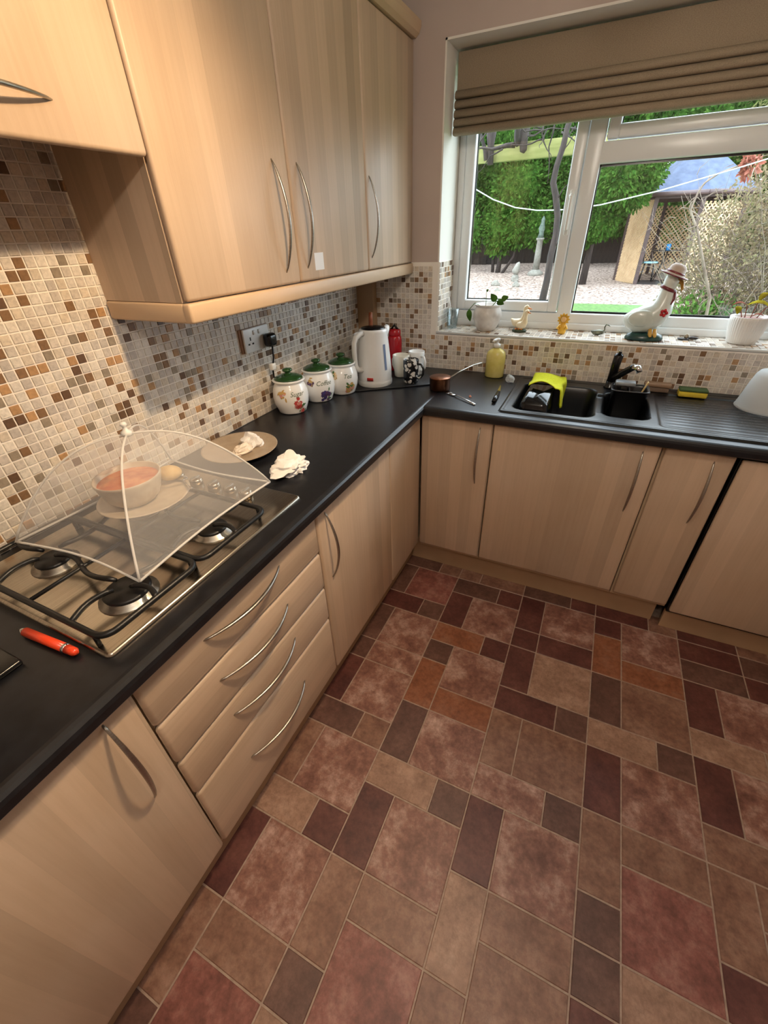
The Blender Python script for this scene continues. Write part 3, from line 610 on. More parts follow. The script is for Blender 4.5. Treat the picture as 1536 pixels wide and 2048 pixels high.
# ------------------------------------------------------------ canisters
JP = [(0, 0), (.054, 0), (.059, .004), (.060, .010), (.064, .018), (.0715, .040), (.0745, .066), (.072, .090), (.064, .112), (.059, .120), (.058, .124), (.0655, .129), (.068, .133), (.066, .136), (.060, .137), (.058, .134), (0, .134)]
LP = [(.060, .137), (.057, .142), (.042, .150), (.022, .156), (.012, .158), (.011, .162), (.019, .166), (.021, .171), (.018, .176), (0, .179)]
GREENGL = mat('dark_green_glaze', c(34, 66, 34), .12, col2=c(44, 80, 40), nscale=20, coat=.3)
def prof_r(pr, z):
    for (r0, z0), (r1, z1) in zip(pr, pr[1:]):
        if z0 <= z <= z1 and z1 > z0: return lerp(r0, r1, (z-z0)/(z1-z0))
    return pr[-1][0]
def wrap(pts, ctr, pr, a0, z0, off=.0009):
    out = []
    for s_, t_ in pts:
        z = z0+t_; r = prof_r(pr, z)+off; a = a0+s_/r; out.append((ctr[0]+r*math.cos(a), ctr[1]+r*math.sin(a), ctr[2]+z))
    return out
def text2d(txt, size, shear=.35, extr=0):
    cu = bpy.data.curves.new('lettering', 'FONT'); cu.body = txt; cu.size = size; cu.shear = shear; cu.align_x = 'CENTER'; cu.resolution_u = 3
    o = bpy.data.objects.new('lettering', cu); COL.objects.link(o); dg = bpy.context.evaluated_depsgraph_get(); me = o.evaluated_get(dg).to_mesh()
    bm = bmesh.new(); bm.from_mesh(me); bmesh.ops.triangulate(bm, faces=bm.faces[:]); vs = [(v.co.x, v.co.y) for v in bm.verts]; fs = [[v.index for v in f.verts] for f in bm.faces]
    bm.free(); o.evaluated_get(dg).to_mesh_clear(); bpy.data.objects.remove(o); bpy.data.curves.remove(cu); return vs, fs
FL = {k: mat('decal_'+k, c(*v), .25) for k, v in dict(red=(186, 70, 66), pink=(214, 150, 140), violet=(70, 62, 120), green=(76, 116, 70), gold=(196, 160, 96), plum=(86, 60, 96), cream=(230, 206, 170)).items()}
def flowers(mb, ctr, pr, a0, z0, cols, seed, spread=.016, n=9):
    r_ = np.random.default_rng(seed)
    for i in range(n):
        s0, t0 = r_.normal(0, spread*.55), r_.normal(0, spread*.5); R_ = r_.uniform(.35, .6)*spread; k = 7; leaf = (i % 3 == 0)
        an = r_.uniform(0, 6.28); pts = []
        for j in range(k*2):
            a = PI*j/k; rr = R_*(1 if j % 2 else .68)
            x, y = (rr*math.cos(a)*1.4, rr*math.sin(a)*.5) if leaf else (rr*math.cos(a), rr*math.sin(a))
            pts.append((s0+x*math.cos(an)-y*math.sin(an), t0+x*math.sin(an)+y*math.cos(an)))
        mb.add(wrap(pts, ctr, pr, a0, z0, .0006+.0001*i), [tuple(range(len(pts)))], False, cols[0] if leaf else cols[1+i % (len(cols)-1)])
FLM = list(FL.values()); FLK = {k: i for i, k in enumerate(FL)}
for txt, (x, y), lab, low, up, seed in (('Sugar', (.090, -.838), 'white pottery sugar canister with green lid, nearest the hob', ('green', 'red', 'pink', 'red'), ('gold', 'plum', 'gold', 'pink'), 3),
                                        ('Coffee', (.118, -.668), 'white pottery coffee canister with green lid, between sugar and tea', ('green', 'violet', 'plum', 'violet'), ('gold', 'pink', 'gold', 'plum'), 4),
                                        ('Tea', (.168, -.540), 'white pottery tea canister with green lid, nearest the kettle', ('green', 'red', 'pink', 'gold'), ('gold', 'gold', 'cream', 'green'), 5)):
    ct = (x, y, ZT+.0005); t = thing('canister', ct, lab, 'canister', 'storage canisters by the wall')
    obj('jar', MB().lathe(JP, ct, 40), WHITEGL, t); obj('lid', MB().lathe(LP, ct, 32), GREENGL, t)
    a0 = math.atan2(CAM.y-y, CAM.x-x)
    vs_, fs_ = text2d(txt, .027); obj('lettering', MB().add(wrap(vs_, ct, JP, a0+.34, .079), fs_), mat('green_lettering', c(64, 92, 70), .3), t, label='dark green script lettering')
    mb = MB(); flowers(mb, ct, JP, a0+.50, .034, [FLK[q] for q in low], seed, .021, 24); flowers(mb, ct, JP, a0-.52, .090, [FLK[q] for q in up], seed+10, .015, 14); obj('flower_print', mb, FLM, t, kind='stuff')
# ------------------------------------------------------------ kettle, crock, bottle, mugs on a slate mat
m = MB(); m.rbox(-.20, .20, -.13, .13, 0, .0065, .002); m.xf(Matrix.Translation((.315, -.305, ZT+.0005)) @ Matrix.Rotation(math.radians(36), 4, 'Z')); obj('slate_mat', m, mat('black_slate', c(20, 20, 22), .45, bump=.3, nscale=60), label='thin black mat under the kettle and mugs', cat='mat')
MZ = ZT+.0075
kc = (.262, -.383, MZ); t = thing('kettle', kc, 'tall white jug kettle with black lid on the black mat', 'kettle')
KP = [(0, 0), (.078, 0), (.081, .004), (.082, .026), (.0825, .045), (.081, .08), (.076, .14), (.070, .20), (.066, .235), (.067, .242), (.064, .250), (.058, .252)]
obj('kettle_body', MB().lathe(KP, kc, 44), WHITEGL, t)
obj('power_base', MB().lathe([(.083, 0.0), (.0845, .004), (.0845, .020), (.083, .024)], kc, 44, caps=False), WHITEPL, t)
obj('lid', MB().lathe([(.058, .249), (.056, .256), (.03, .260), (.0, .261)], kc, 36), BLACKPL, t)
ha = math.atan2(CAM.y-kc[1], CAM.x-kc[0])-.85; hd = Vector((math.cos(ha), math.sin(ha), 0)); K = Vector(kc)
m = MB(); pts = [K+hd*r_+Vector((0, 0, z)) for r_, z in ((.060, .238), (.085, .236), (.108, .226), (.119, .205), (.121, .17), (.120, .13), (.116, .10), (.104, .083), (.078, .078))]
m.tube(pts, [.014, .0135, .013, .0125, .0125, .0125, .0125, .013, .014], 12, flat=.9); obj('handle', m, WHITEPL, t)
m = MB(); sp = -hd; m.tube([K+sp*.055+Vector((0, 0, .205)), K+sp*.082+Vector((0, 0, .238)), K+sp*.094+Vector((0, 0, .25))], [.024, .018, .010], 12); obj('spout', m, WHITEGL, t)
ga = math.atan2(CAM.y-kc[1], CAM.x-kc[0])+.72
mb = MB(); mb.add(wrap([(-.007, 0), (.007, 0), (.007, .115), (-.007, .115)], kc, KP, ga, .075, .0012), [(0, 1, 2, 3)]); obj('water_gauge', mb, mat('blue_gauge', c(120, 136, 168), .2), t)
sa = math.atan2(CAM.y-kc[1], CAM.x-kc[0])-.28
mb = MB(); g = [[Vector(p) for p in wrap([(-.016+.032*i/4, z)], kc, KP, sa, .0)][0] for z in (.030,) for i in range(5)]
mb = MB(); mb.sheet([wrap([(-.015+.03*i/4, z) for i in range(5)], kc, KP, sa, 0, .004) for z in (.032, .046)], thick=.004); obj('switch', mb, mat('red_switch', c(176, 36, 30), .3), t)
cc_ = (.150, -.225, ZT+.0005); t = thing('utensil_crock', cc_, 'white crock behind the kettle', 'crock')
obj('crock_body', MB().lathe([(0, 0), (.068, 0), (.072, .006), (.074, .10), (.072, .19), (.074, .20), (.071, .202), (.068, .196), (.066, .01), (0, .008)], cc_, 36), WHITEGL, t)
m = MB(); m.tube([(.165, -.235, ZT+.02), (.176, -.243, ZT+.18), (.182, -.248, ZT+.27), (.184, -.250, ZT+.305)], [.008, .0095, .0105, .009], 12)
obj('wooden_spoon', m, mat('red_brown_wood', c(130, 66, 34), .4, col2=c(150, 82, 46), nscale=20, stretch=(1, 1, .2)), label='brown wooden handle sticking up out of the white crock', cat='utensil')
rc = (.245, -.100, ZT+.0005); t = thing('drink_bottle', rc, 'red drinks bottle with black cap behind the mugs', 'bottle')
REDP = mat('red_bottle', c(172, 24, 34), .25)
obj('bottle_body', MB().lathe([(0, 0), (.034, 0), (.037, .005), (.037, .15), (.035, .168), (.030, .176), (0, .177)], rc, 32), REDP, t)
cp = obj('cap', MB().lathe([(.031, .176), (.032, .180), (.031, .200), (.026, .206), (0, .207)], rc, 28), REDP, t); m = MB(); m.tube([(rc[0]-.02, rc[1], rc[2]+.203), (rc[0], rc[1]-.004, rc[2]+.224), (rc[0]+.02, rc[1], rc[2]+.203)], .006, 8); obj('carry_loop', m, BLACKPL, cp)
def mug(name, x, y, r0, r1, h, ang, mats, lab, bump=0):
    ct = (x, y, MZ); t = thing(name, ct, lab, 'mug', 'mugs beside the kettle')
    pr = [(0, 0), (r0-.004, 0), (r0, .004)]+[(lerp(r0, r1, q), lerp(.004, h, q)) for q in (.25, .5, .75, 1)]+[(r1-.001, h+.0015), (r1-.0035, h), (r0-.006, .008), (0, .006)]
    obj('cup', MB().lathe(pr, ct, 36), mats, t); d = Vector((math.cos(ang), math.sin(ang), 0)); C0 = Vector(ct); m = MB()
    m.tube([C0+d*(lerp(r0, r1, .8)-.002)+Vector((0, 0, h*.82)), C0+d*(r1+.018)+Vector((0, 0, h*.84)), C0+d*(r1+.031)+Vector((0, 0, h*.66)), C0+d*(r1+.029)+Vector((0, 0, h*.40)), C0+d*(r1+.012)+Vector((0, 0, h*.22)), C0+d*(lerp(r0, r1, .2)-.002)+Vector((0, 0, h*.22))], .0055, 9)
    obj('handle', m, mats, t); return t
mug('mug', .338, -.232, .034, .043, .105, 2.6, mat('cream_glaze', c(226, 220, 204), .2), 'cream mug between the kettle and the floral mug')
T = NT('black_floral_glaze'); v = T.coord(); vo = T.new('ShaderNodeTexVoronoi'); vo.inputs['Scale'].default_value = 42; T.link(v, vo.inputs['Vector']); nz = T.noise(v, 70, 3)
ad = T.new('ShaderNodeMath', operation='ADD'); T.link(vo.outputs['Distance'], ad.inputs[0]); T.link(nz, ad.inputs[1]); T.link(T.ramp(ad.outputs[0], ((.90, c(224, 222, 216)), (.96, c(24, 24, 26))), 'LINEAR'), T.b.inputs['Base Color']); T.b.inputs['Roughness'].default_value = .2
mug('mug', .424, -.312, .036, .038, .108, -.15, T.m, 'black and white floral mug at front of the mug group')
mug('mug', .395, -.165, .036, .042, .112, -.55, WHITEGL, 'white mug at back right of the mug group')
# ------------------------------------------------------------ small things left of the sink
pc_ = (.588, -.352, ZT+.0005); t = thing('small_saucepan', pc_, 'small copper pan with long steel handle on the corner worktop', 'pan')
COPPER = mat('copper', c(150, 96, 66), .3, 1, col2=c(128, 84, 62), nscale=20)
obj('pan_body', MB().lathe([(0, 0), (.044, 0), (.048, .004), (.049, .055), (.050, .058), (.0485, .059)], pc_, 40), COPPER, t)
obj('pan_lining', MB().lathe([(.0486, .059), (.0465, .056), (.0455, .006), (0, .004)], pc_, 40, caps=False), STEEL, t)
m = MB(); m.tube([(pc_[0]+.036, pc_[1]+.034, ZT+.050), (.655, -.265, ZT+.066), (.70, -.19, ZT+.082), (.725, -.145, ZT+.083), (.738, -.125, ZT+.078)], [.0055, .0042, .0045, .0065, .004], 8, flat=.5); obj('handle', m, STEEL, t)
t = thing('fork', (.72, -.44, ZT), 'steel fork lying in front of the copper pan', 'fork')
a, b = Vector((.628, -.385, ZT+.004)), Vector((.800, -.512, ZT+.004)); d = (b-a).normalized(); n_ = Vector((-d.y, d.x, 0)); L = lambda q, s_=0, z=0: a.lerp(b, q)+n_*s_+Vector((0, 0, z))
m = MB(); m.tube([L(.34, 0, .002), L(.45, 0, .006), L(.7, 0, .004), L(1, 0, 0)], [.004, .003, .0045, .006], 8, flat=.45); obj('fork_handle', m, CHROME, t)
m = MB(); m.tube([L(.17, 0, 0), L(.25, 0, -.001), L(.35, 0, .002)], [.011, .012, .004], 10, flat=.2); obj('fork_neck', m, CHROME, t)
for s_ in (-.009, -.003, .003, .009): obj('tine', MB().tube([L(.0, s_, .001), L(.1, s_, -.0005), L(.19, s_, -.0005)], [.0010, .0016, .0018], 6), CHROME, t)
obj('food_crumb', crumple((.752, -.415, ZT+.0003), .006, .005, .006, 3, 8, 6), mat('pink_crumb', c(220, 160, 140), .8), label='tiny pinkish crumb between the fork and the knife', cat='crumb')
t = thing('kitchen_knife', (.86, -.33, ZT), 'small kitchen knife with black handle beside the sink', 'knife')
m = MB(); m.tube([(.868, -.462, ZT+.009), (.864, -.40, ZT+.010), (.859, -.325, ZT+.009)], [.009, .0095, .008], 10, flat=.75); obj('handle', m, BLACKPL, t)
m = MB(); m.add([(.866, -.325, ZT+.009), (.852, -.325, ZT+.0085), (.845, -.235, ZT+.006), (.8415, -.205, ZT+.0045), (.8505, -.23, ZT+.0065), (.866, -.325, ZT+.0105), (.852, -.325, ZT+.0095), (.845, -.235, ZT+.007), (.8415, -.205, ZT+.005), (.8505, -.23, ZT+.0075)], [(4, 3, 2, 1, 0), (5, 6, 7, 8, 9), (0, 1, 6, 5), (1, 2, 7, 6), (2, 3, 8, 7), (3, 4, 9, 8), (4, 0, 5, 9)]); obj('blade', m, CHROME, t)
obj('plastic_wrap', crumple((.872, -.128, ZT+.0005), .022, .022, .022, 12), MILKY, label='scrunched clear plastic wrapper behind the knife', cat='wrapper')
sc = (.778, -.060, ZT+.0005); t = thing('soap_dispenser', sc, 'pump bottle of pale yellow soap against the tiles', 'soap bottle')
obj('bottle', MB().lathe([(0, 0), (.043, 0), (.047, .004), (.047, .10), (.043, .118), (.03, .130), (.016, .136), (.013, .142)], sc, 32, sy=.78), mat('pale_yellow_soap', c(218, 204, 110), .22, col2=c(232, 220, 140), nscale=20), t)
obj('pump_collar', MB().lathe([(.0165, .140), (.0165, .155), (.010, .158), (.005, .160), (.005, .172), (.012, .173), (.012, .182), (0, .184)], sc, 20), WHITEPL, t)
m = MB(); m.tube([(sc[0], sc[1], sc[2]+.178), (sc[0]-.012, sc[1]-.03, sc[2]+.178), (sc[0]-.016, sc[1]-.04, sc[2]+.172)], [.006, .005, .004], 8); obj('nozzle', m, WHITEPL, t)

# ------------------------------------------------------------ sink
SX0, SX1, SY0, SY1 = .905, 1.935, -.558, -.045
def sdrr(x, y, x0, x1, y0, y1, r):
    qx = np.abs(x-(x0+x1)/2)-(x1-x0)/2+r; qy = np.abs(y-(y0+y1)/2)-(y1-y0)/2+r
    return np.hypot(np.maximum(qx, 0), np.maximum(qy, 0))+np.minimum(np.maximum(qx, qy), 0)-r
def sst(a, b, x): q = np.clip((x-a)/(b-a), 0, 1); return q*q*(3-2*q)
nx, ny = 230, 116; gx = np.linspace(SX0, SX1, nx); gy = np.linspace(SY0, SY1, ny); X, Y = np.meshgrid(gx, gy)
dr = sdrr(X, Y, SX0, SX1, SY0, SY1, .02); H = .007*sst(0, .008, -dr)-.0025*sst(.016, .022, -dr)
db = sdrr(X, Y, .948, 1.268, -.512, -.125, .05); H -= .155*sst(0, .034, -db)*(1-.04*sst(.1, .0, -db))
hb_ = sdrr(X, Y, 1.292, 1.462, -.470, -.155, .045); H -= .115*sst(0, .030, -hb_)
H -= .012*sst(0, .02, -sdrr(X, Y, 1.225, 1.345, -.44, -.19, .03))*(db > -.005)*(hb_ > -.005)
dd = sdrr(X, Y, 1.485, 1.915, -.515, -.095, .03); H -= .005*sst(0, .012, -dd)
H += (.0004*np.sin((Y+.5)*2*PI/.03))*sst(.015, .03, -dd)*sst(1.50, 1.56, X)
vs_ = [(float(X[j, i]), float(Y[j, i]), ZT+.0008+float(H[j, i])) for j in range(ny) for i in range(nx)]
fs_ = [(j*nx+i, j*nx+i+1, (j+1)*nx+i+1, (j+1)*nx+i) for j in range(ny-1) for i in range(nx-1)]
sink = thing('kitchen_sink', (1.4, -.3, ZT), 'black composite one-and-a-half bowl sink with drainer under the window', 'sink')
obj('sink_basin', MB().add(vs_, fs_, True), SINKM, sink)
obj('waste_strainer', MB().lathe([(.042, 0), (.040, .003), (.03, .001), (0, .002)], (1.13, -.32, ZT-.147), 28), CHROME, sink)
# tap
tp = (1.312, -.085, ZT+.0055); t = thing('mixer_tap', tp, 'black and chrome mixer tap behind the sink', 'tap')
obj('tap_base', MB().lathe([(.026, 0), (.026, .006), (.021, .010), (.020, .03), (0, .031)], tp, 24), BLACKPL, t)
m = MB(); m.tube([(tp[0], tp[1], tp[2]+.02), (tp[0]+.001, tp[1], tp[2]+.10), (tp[0]+.004, tp[1]-.004, tp[2]+.142), (tp[0]+.004, tp[1]-.006, tp[2]+.150)], [.019, .018, .019, .012], 18); obj('tap_body', m, BLACKPL, t)
m = MB(); m.tube([(tp[0]+.004, tp[1]-.006, tp[2]+.146), (tp[0]+.004, tp[1]-.026, tp[2]+.160), (tp[0]+.003, tp[1]-.05, tp[2]+.170)], [.010, .008, .007], 10, flat=.6); obj('lever', m, CHROME, t)
m = MB(); m.tube([(tp[0]+.005, tp[1]-.012, tp[2]+.045), (tp[0]+.035, tp[1]-.075, tp[2]+.09), (tp[0]+.058, tp[1]-.130, tp[2]+.125), (tp[0]+.066, tp[1]-.150, tp[2]+.134)], [.015, .014, .013, .012], 14); sp_ = obj('spout', m, BLACKPL, t)
m = MB(); m.tube([(tp[0]+.064, tp[1]-.146, tp[2]+.133), (tp[0]+.076, tp[1]-.164, tp[2]+.134), (tp[0]+.084, tp[1]-.172, tp[2]+.120)], [.0125, .0125, .011], 14); obj('spout_tip', m, CHROME, sp_)
# black tub in the left bowl with a yellow cloth on it
def tub(x0, x1, y0, y1, z0, z1, tw=.018, r=.025, t=.003):
    m = MB(); rings = []
    for z, ins in ((z0, tw), (z0+.01, tw-.004), (z1-.008, .002), (z1-.004, -.004), (z1, -.004), (z1, .003), (z1-.01, .004+t), (z0+.012, tw+t), (z0+t+.002, tw+t+.004)): rings.append([(x, y, z) for x, y in rrect(x0+ins, x1-ins, y0+ins, y1-ins, r)])
    n = len(rings[0]); vs = [p for q in rings for p in q]; fs = [(i*n+k, i*n+(k+1) % n, (i+1)*n+(k+1) % n, (i+1)*n+k) for i in range(len(rings)-1) for k in range(n)]
    fs.append(tuple(range(n-1, -1, -1))); fs.append(tuple((len(rings)-1)*n+k for k in range(n))); return m.add(vs, fs, True)
m = tub(.968, 1.098, -.480, -.185, ZT-.140, ZT+.022, .014, .022)
for i, v in enumerate(m.v): m.v[i] = (v[0], v[1], 2*ZT-.118-v[2])
obj('washing_tub', m, mat('glossy_black_plastic', c(12, 12, 13), .12), label='narrow glossy black tub upturned in the left sink bowl', cat='tub')
def cloth(mb, pts, nrm=.0018): return mb.sheet(pts, thick=nrm)
g = []
r_ = np.random.default_rng(4)
for i in range(21):
    u_ = i/20; row = []
    for j in range(25):
        v_ = j/24; y = -.285+.20*u_+.012*math.sin(3*v_+1); s_ = v_*.265
        if s_ < .13: x, z = .978+s_*.93, ZT+.036+.006*math.sin(9*u_+5*v_)+.018*math.sin(PI*s_/.13)*(1-.5*u_)
        else:
            f = s_-.13; drop = min(f, .135); x, z = 1.099+.024*math.sin(min(1, f/.03)*PI/2)+.008*math.sin(11*u_)*min(1, f/.05), ZT+.034-max(0, drop-.018)*(.86-.55*abs(u_-.35))
        row.append((x+.016*(u_-.5)*math.sin(4*v_), y+.02*(v_-.4)*math.sin(5*u_), z))
    g.append(row)
obj('cleaning_cloth', cloth(MB(), g, .0025), mat('yellow_cloth', c(222, 226, 40), .9, col2=c(206, 212, 30), nscale=120, bump=.5, bdist=.001), label='bright yellow cloth draped over the black tub in the sink', cat='cloth')
# caddy in the half bowl with brush and scraper
t = thing('sink_caddy', (1.385, -.21, ZT-.08), 'black sink caddy standing at the back of the small bowl', 'caddy')
obj('caddy_body', tub(1.315, 1.452, -.275, -.165, ZT-.105, ZT+.052, .012, .018), mat('black_caddy_plastic', c(18, 18, 20), .3), t)
obj('divider', MB().box(1.382, 1.386, -.268, -.172, ZT-.09, ZT+.040), MATS['black_caddy_plastic'], t)
t = thing('scrub_brush', (1.35, -.22, ZT), 'grey-topped scrubbing brush in the sink caddy', 'brush')
obj('brush_head', MB().rbox(1.322, 1.398, -.262, -.216, ZT+.066, ZT+.082, .006, 3), mat('grey_plastic', c(128, 134, 138), .3), t); obj('brush_neck', MB().rbox(1.348, 1.372, -.250, -.228, ZT-.05, ZT+.068, .005), BLACKPL, t)
m = MB(); m.tube([(1.415, -.205, ZT-.06), (1.428, -.222, ZT+.03), (1.440, -.240, ZT+.085)], [.005, .006, .0065], 10, flat=.5); obj('wooden_scraper', m, mat('pale_stick_wood', c(206, 178, 118), .6), label='pale wooden stick leaning in the sink caddy', cat='utensil')
t = thing('nail_brush', (1.50, -.075, ZT), 'wooden-backed brush lying behind the sink caddy', 'brush')
obj('brush_back', MB().rbox(1.445, 1.550, -.098, -.056, ZT+.026, ZT+.044, .007, 3), mat('brown_brush_wood', c(142, 112, 88), .6, col2=c(160, 130, 104), nscale=20), t); obj('bristles', MB().rbox(1.452, 1.543, -.093, -.061, ZT+.006, ZT+.027, .003), mat('bristle', c(120, 100, 84), .9, bump=.8, nscale=300), t)
t = thing('sponge', (1.63, -.09, ZT), 'yellow sponge with green scouring pad at the back of the drainer', 'sponge')
obj('foam', MB().rbox(1.578, 1.682, -.118, -.066, ZT+.0035, ZT+.026, .005), mat('yellow_foam', c(214, 190, 60), .9, bump=.6, nscale=220), t); obj('scouring_pad', MB().rbox(1.578, 1.682, -.118, -.066, ZT+.0262, ZT+.036, .003), mat('green_pad', c(70, 92, 52), .95, bump=.8, nscale=300), t)
bc_ = (1.868, -.175, ZT+.0065)
obj('plastic_bowl', MB().lathe([(.100, 0), (.103, .003), (.100, .010), (.094, .035), (.082, .095), (.074, .125), (.066, .138), (.045, .143), (0, .144), ], bc_, 44, caps=False), MILKY, label='upturned milky plastic bowl on the drainer at the right edge', cat='bowl')

# ------------------------------------------------------------ window sill
t = thing('tumbler', (.488, .118, SZ), 'clear glass tumbler in the left corner of the sill', 'glass')
obj('glass_body', MB().lathe([(0, 0), (.024, 0), (.026, .004), (.034, .095), (.0325, .095), (.0245, .008), (0, .007)], (.488, .118, SZ+.0005), 28), TUMBLER, t)
obj('paint_stick', MB().tube([(.492, .122, SZ+.009), (.475, .112, SZ+.10), (.468, .107, SZ+.15)], .003, 7), WHITEPL, label='thin white stick standing in the tumbler', cat='stick')
def leaf(mb, base, tip, wd, bend=.3, up=(0, 0, 1), n=7, mi=0):
    base, tip = Vector(base), Vector(tip); ax = tip-base; sd = ax.cross(Vector(up)); sd = sd.normalized() if sd.length > 1e-6 else Vector((1, 0, 0)); nn = sd.cross(ax).normalized(); g = []
    for i in range(n+1):
        q = i/n; w_ = wd*math.sin(PI*min(1, q**.8))**.8 if 0 < q < 1 else .0004; ct = base+ax*q+nn*(bend*ax.length*math.sin(PI*q)); g.append([ct-sd*w_+nn*w_*.25, ct, ct+sd*w_+nn*w_*.25])
    return mb.sheet(g, mi=mi, thick=.0006)
p1 = (.676, .108, SZ+.0005); t = thing('plant_pot', p1, 'grey marbled round pot with a small ivy sprig on the sill', 'potted plant')
obj('pot', MB().lathe([(0, 0), (.042, 0), (.046, .004), (.060, .03), (.072, .065), (.070, .090), (.060, .108), (.060, .112), (.068, .120), (.067, .124), (.062, .122), (.055, .108), (0, .102)], p1, 40), mat('marbled_glaze', c(196, 190, 184), .3, col2=c(226, 222, 216), nscale=18), t)
SOIL = mat('dry_soil', c(160, 140, 128), .95, col2=c(200, 188, 180), nscale=80, bump=.8, bdist=.004); obj('soil', MB().lathe([(.056, .1085), (.03, .113), (0, .112)], p1, 28, caps=False), SOIL, t)
m = MB(); m.tube([(p1[0]+.02, p1[1]-.01, p1[2]+.11), (p1[0]+.045, p1[1]-.03, p1[2]+.14), (p1[0]+.07, p1[1]-.035, p1[2]+.148)], .0018, 6).tube([(p1[0]-.03, p1[1], p1[2]+.11), (p1[0]-.065, p1[1]-.02, p1[2]+.128), (p1[0]-.092, p1[1]-.03, p1[2]+.095)], .0018, 6).tube([(p1[0]-.012, p1[1], p1[2]+.11), (p1[0]-.014, p1[1]-.005, p1[2]+.185)], .0012, 6); obj('stem', m, GREENLEAF, t)
for b_, e_, wd in (((.045, -.03, .14), (.018, -.045, .175), .016), ((.05, -.032, .142), (.088, -.05, .13), .015), ((.07, -.035, .148), (.105, -.04, .162), .014), ((-.09, -.03, .1), (-.075, -.045, .045), .014), ((-.014, -.005, .18), (-.002, -.012, .190), .006)):
    obj('leaf', leaf(MB(), [p1[i]+b_[i] for i in range(3)], [p1[i]+e_[i] for i in range(3)], wd, .1, (0, -1, .3)), GREENLEAF, t)
# pair-of-ducks ornament
CREAMD = mat('cream_ceramic', c(226, 206, 164), .3, col2=c(236, 222, 190), nscale=30); ORG = mat('orange_beak', c(206, 130, 60), .35)
d1 = (.846, .110, SZ+.0005); t = thing('duck_ornament', d1, 'small cream duck figurine pair on a green base beside the marbled pot', 'figurine')
obj('grass_base', MB().lathe([(0, 0), (.034, 0), (.036, .006), (.030, .013), (0, .016)], d1, 24, sx=1.0, sy=.75), mat('dark_green_ceramic', c(52, 66, 44), .4, bump=.5, nscale=80), t)
def bird(par, o, s_, face, material, beakm, neck=.055, name='duck_body'):
    o = Vector(o); f = Vector((math.cos(face), math.sin(face), 0)); up = Vector((0, 0, 1)); q = lambda a, b: o+f*(a*s_)+up*(b*s_)
    m = MB(); m.tube([q(-.055, .052), q(-.045, .045), q(-.03, .036), q(-.01, .032), q(.012, .038), q(.022, .055), q(.024, .075), q(.025, .09), q(.026, .103), q(.030, .112), q(.036, .116), q(.042, .116)],
                     [r*s_ for r in (.003, .010, .019, .025, .024, .018, .012, .0105, .013, .0145, .012, .005)], 16); b = obj(name, m, material, par)
    m = MB(); m.tube([q(.038, .113), q(.052, .109), q(.062, .107)], [.007*s_, .005*s_, .002*s_], 10, flat=.7); obj('beak', m, beakm, b)
    return q, b
q, b = bird(t, (d1[0]-.004, d1[1]+.008, d1[2]+.008), .92, -.35, CREAMD, ORG); bird(t, (d1[0]+.010, d1[1]-.012, d1[2]+.006), .80, -.6, CREAMD, ORG)
for dx in (-.016, -.002, .012): obj('foot', MB().ell((d1[0]+dx, d1[1]-.018, d1[2]+.016), (.006, .008, .004), 10, 6), ORG, t)
# sunflower figure
s1 = (1.048, .112, SZ+.0005); t = thing('sunflower_ornament', s1, 'small yellow sunflower-headed figurine on the sill', 'figurine'); YEL = mat('golden_ceramic', c(214, 160, 36), .4, col2=c(226, 178, 60), nscale=40)
obj('figure_body', MB().lathe([(0, 0), (.015, 0), (.018, .006), (.019, .022), (.014, .04), (.010, .05), (0, .052)], s1, 20), YEL, t)
obj('face', MB().ell((s1[0], s1[1]-.008, s1[2]+.066), (.013, .010, .013), 14, 10), mat('peach_ceramic', c(222, 176, 110), .4), t)
for i in range(11):
    a = 2*PI*i/11; obj('petal', leaf(MB(), (s1[0]+.008*math.cos(a), s1[1]-.004, s1[2]+.066+.008*math.sin(a)), (s1[0]+.029*math.cos(a), s1[1]-.006, s1[2]+.066+.029*math.sin(a)), .007, .08, (0, -1, 0), 4), YEL, t)
for sx in (-1, 1): obj('arm', MB().tube([(s1[0]+sx*.013, s1[1], s1[2]+.038), (s1[0]+sx*.022, s1[1]-.01, s1[2]+.026), (s1[0]+sx*.012, s1[1]-.018, s1[2]+.028)], [.005, .005, .004], 8), YEL, t)
# tiny swan
w1 = (1.215, .118, SZ+.0005); t = thing('swan_ornament', w1, 'tiny grey-green metal swan on the sill', 'figurine'); PEW = mat('pewter', c(126, 130, 112), .4, .6, col2=c(90, 94, 84), nscale=60)
m = MB(); m.tube([(w1[0]-.036, w1[1], w1[2]+.018), (w1[0]-.022, w1[1], w1[2]+.012), (w1[0], w1[1], w1[2]+.0135), (w1[0]+.016, w1[1], w1[2]+.015), (w1[0]+.022, w1[1], w1[2]+.016)], [.002, .010, .0125, .009, .003], 12); obj('swan_body', m, PEW, t)
m = MB(); m.tube([(w1[0]+.012, w1[1], w1[2]+.015), (w1[0]+.022, w1[1], w1[2]+.024), (w1[0]+.020, w1[1], w1[2]+.038), (w1[0]+.024, w1[1], w1[2]+.049), (w1[0]+.034, w1[1], w1[2]+.047), (w1[0]+.042, w1[1], w1[2]+.042)], [.005, .0032, .003, .0036, .003, .001], 8); obj('neck', m, PEW, t)
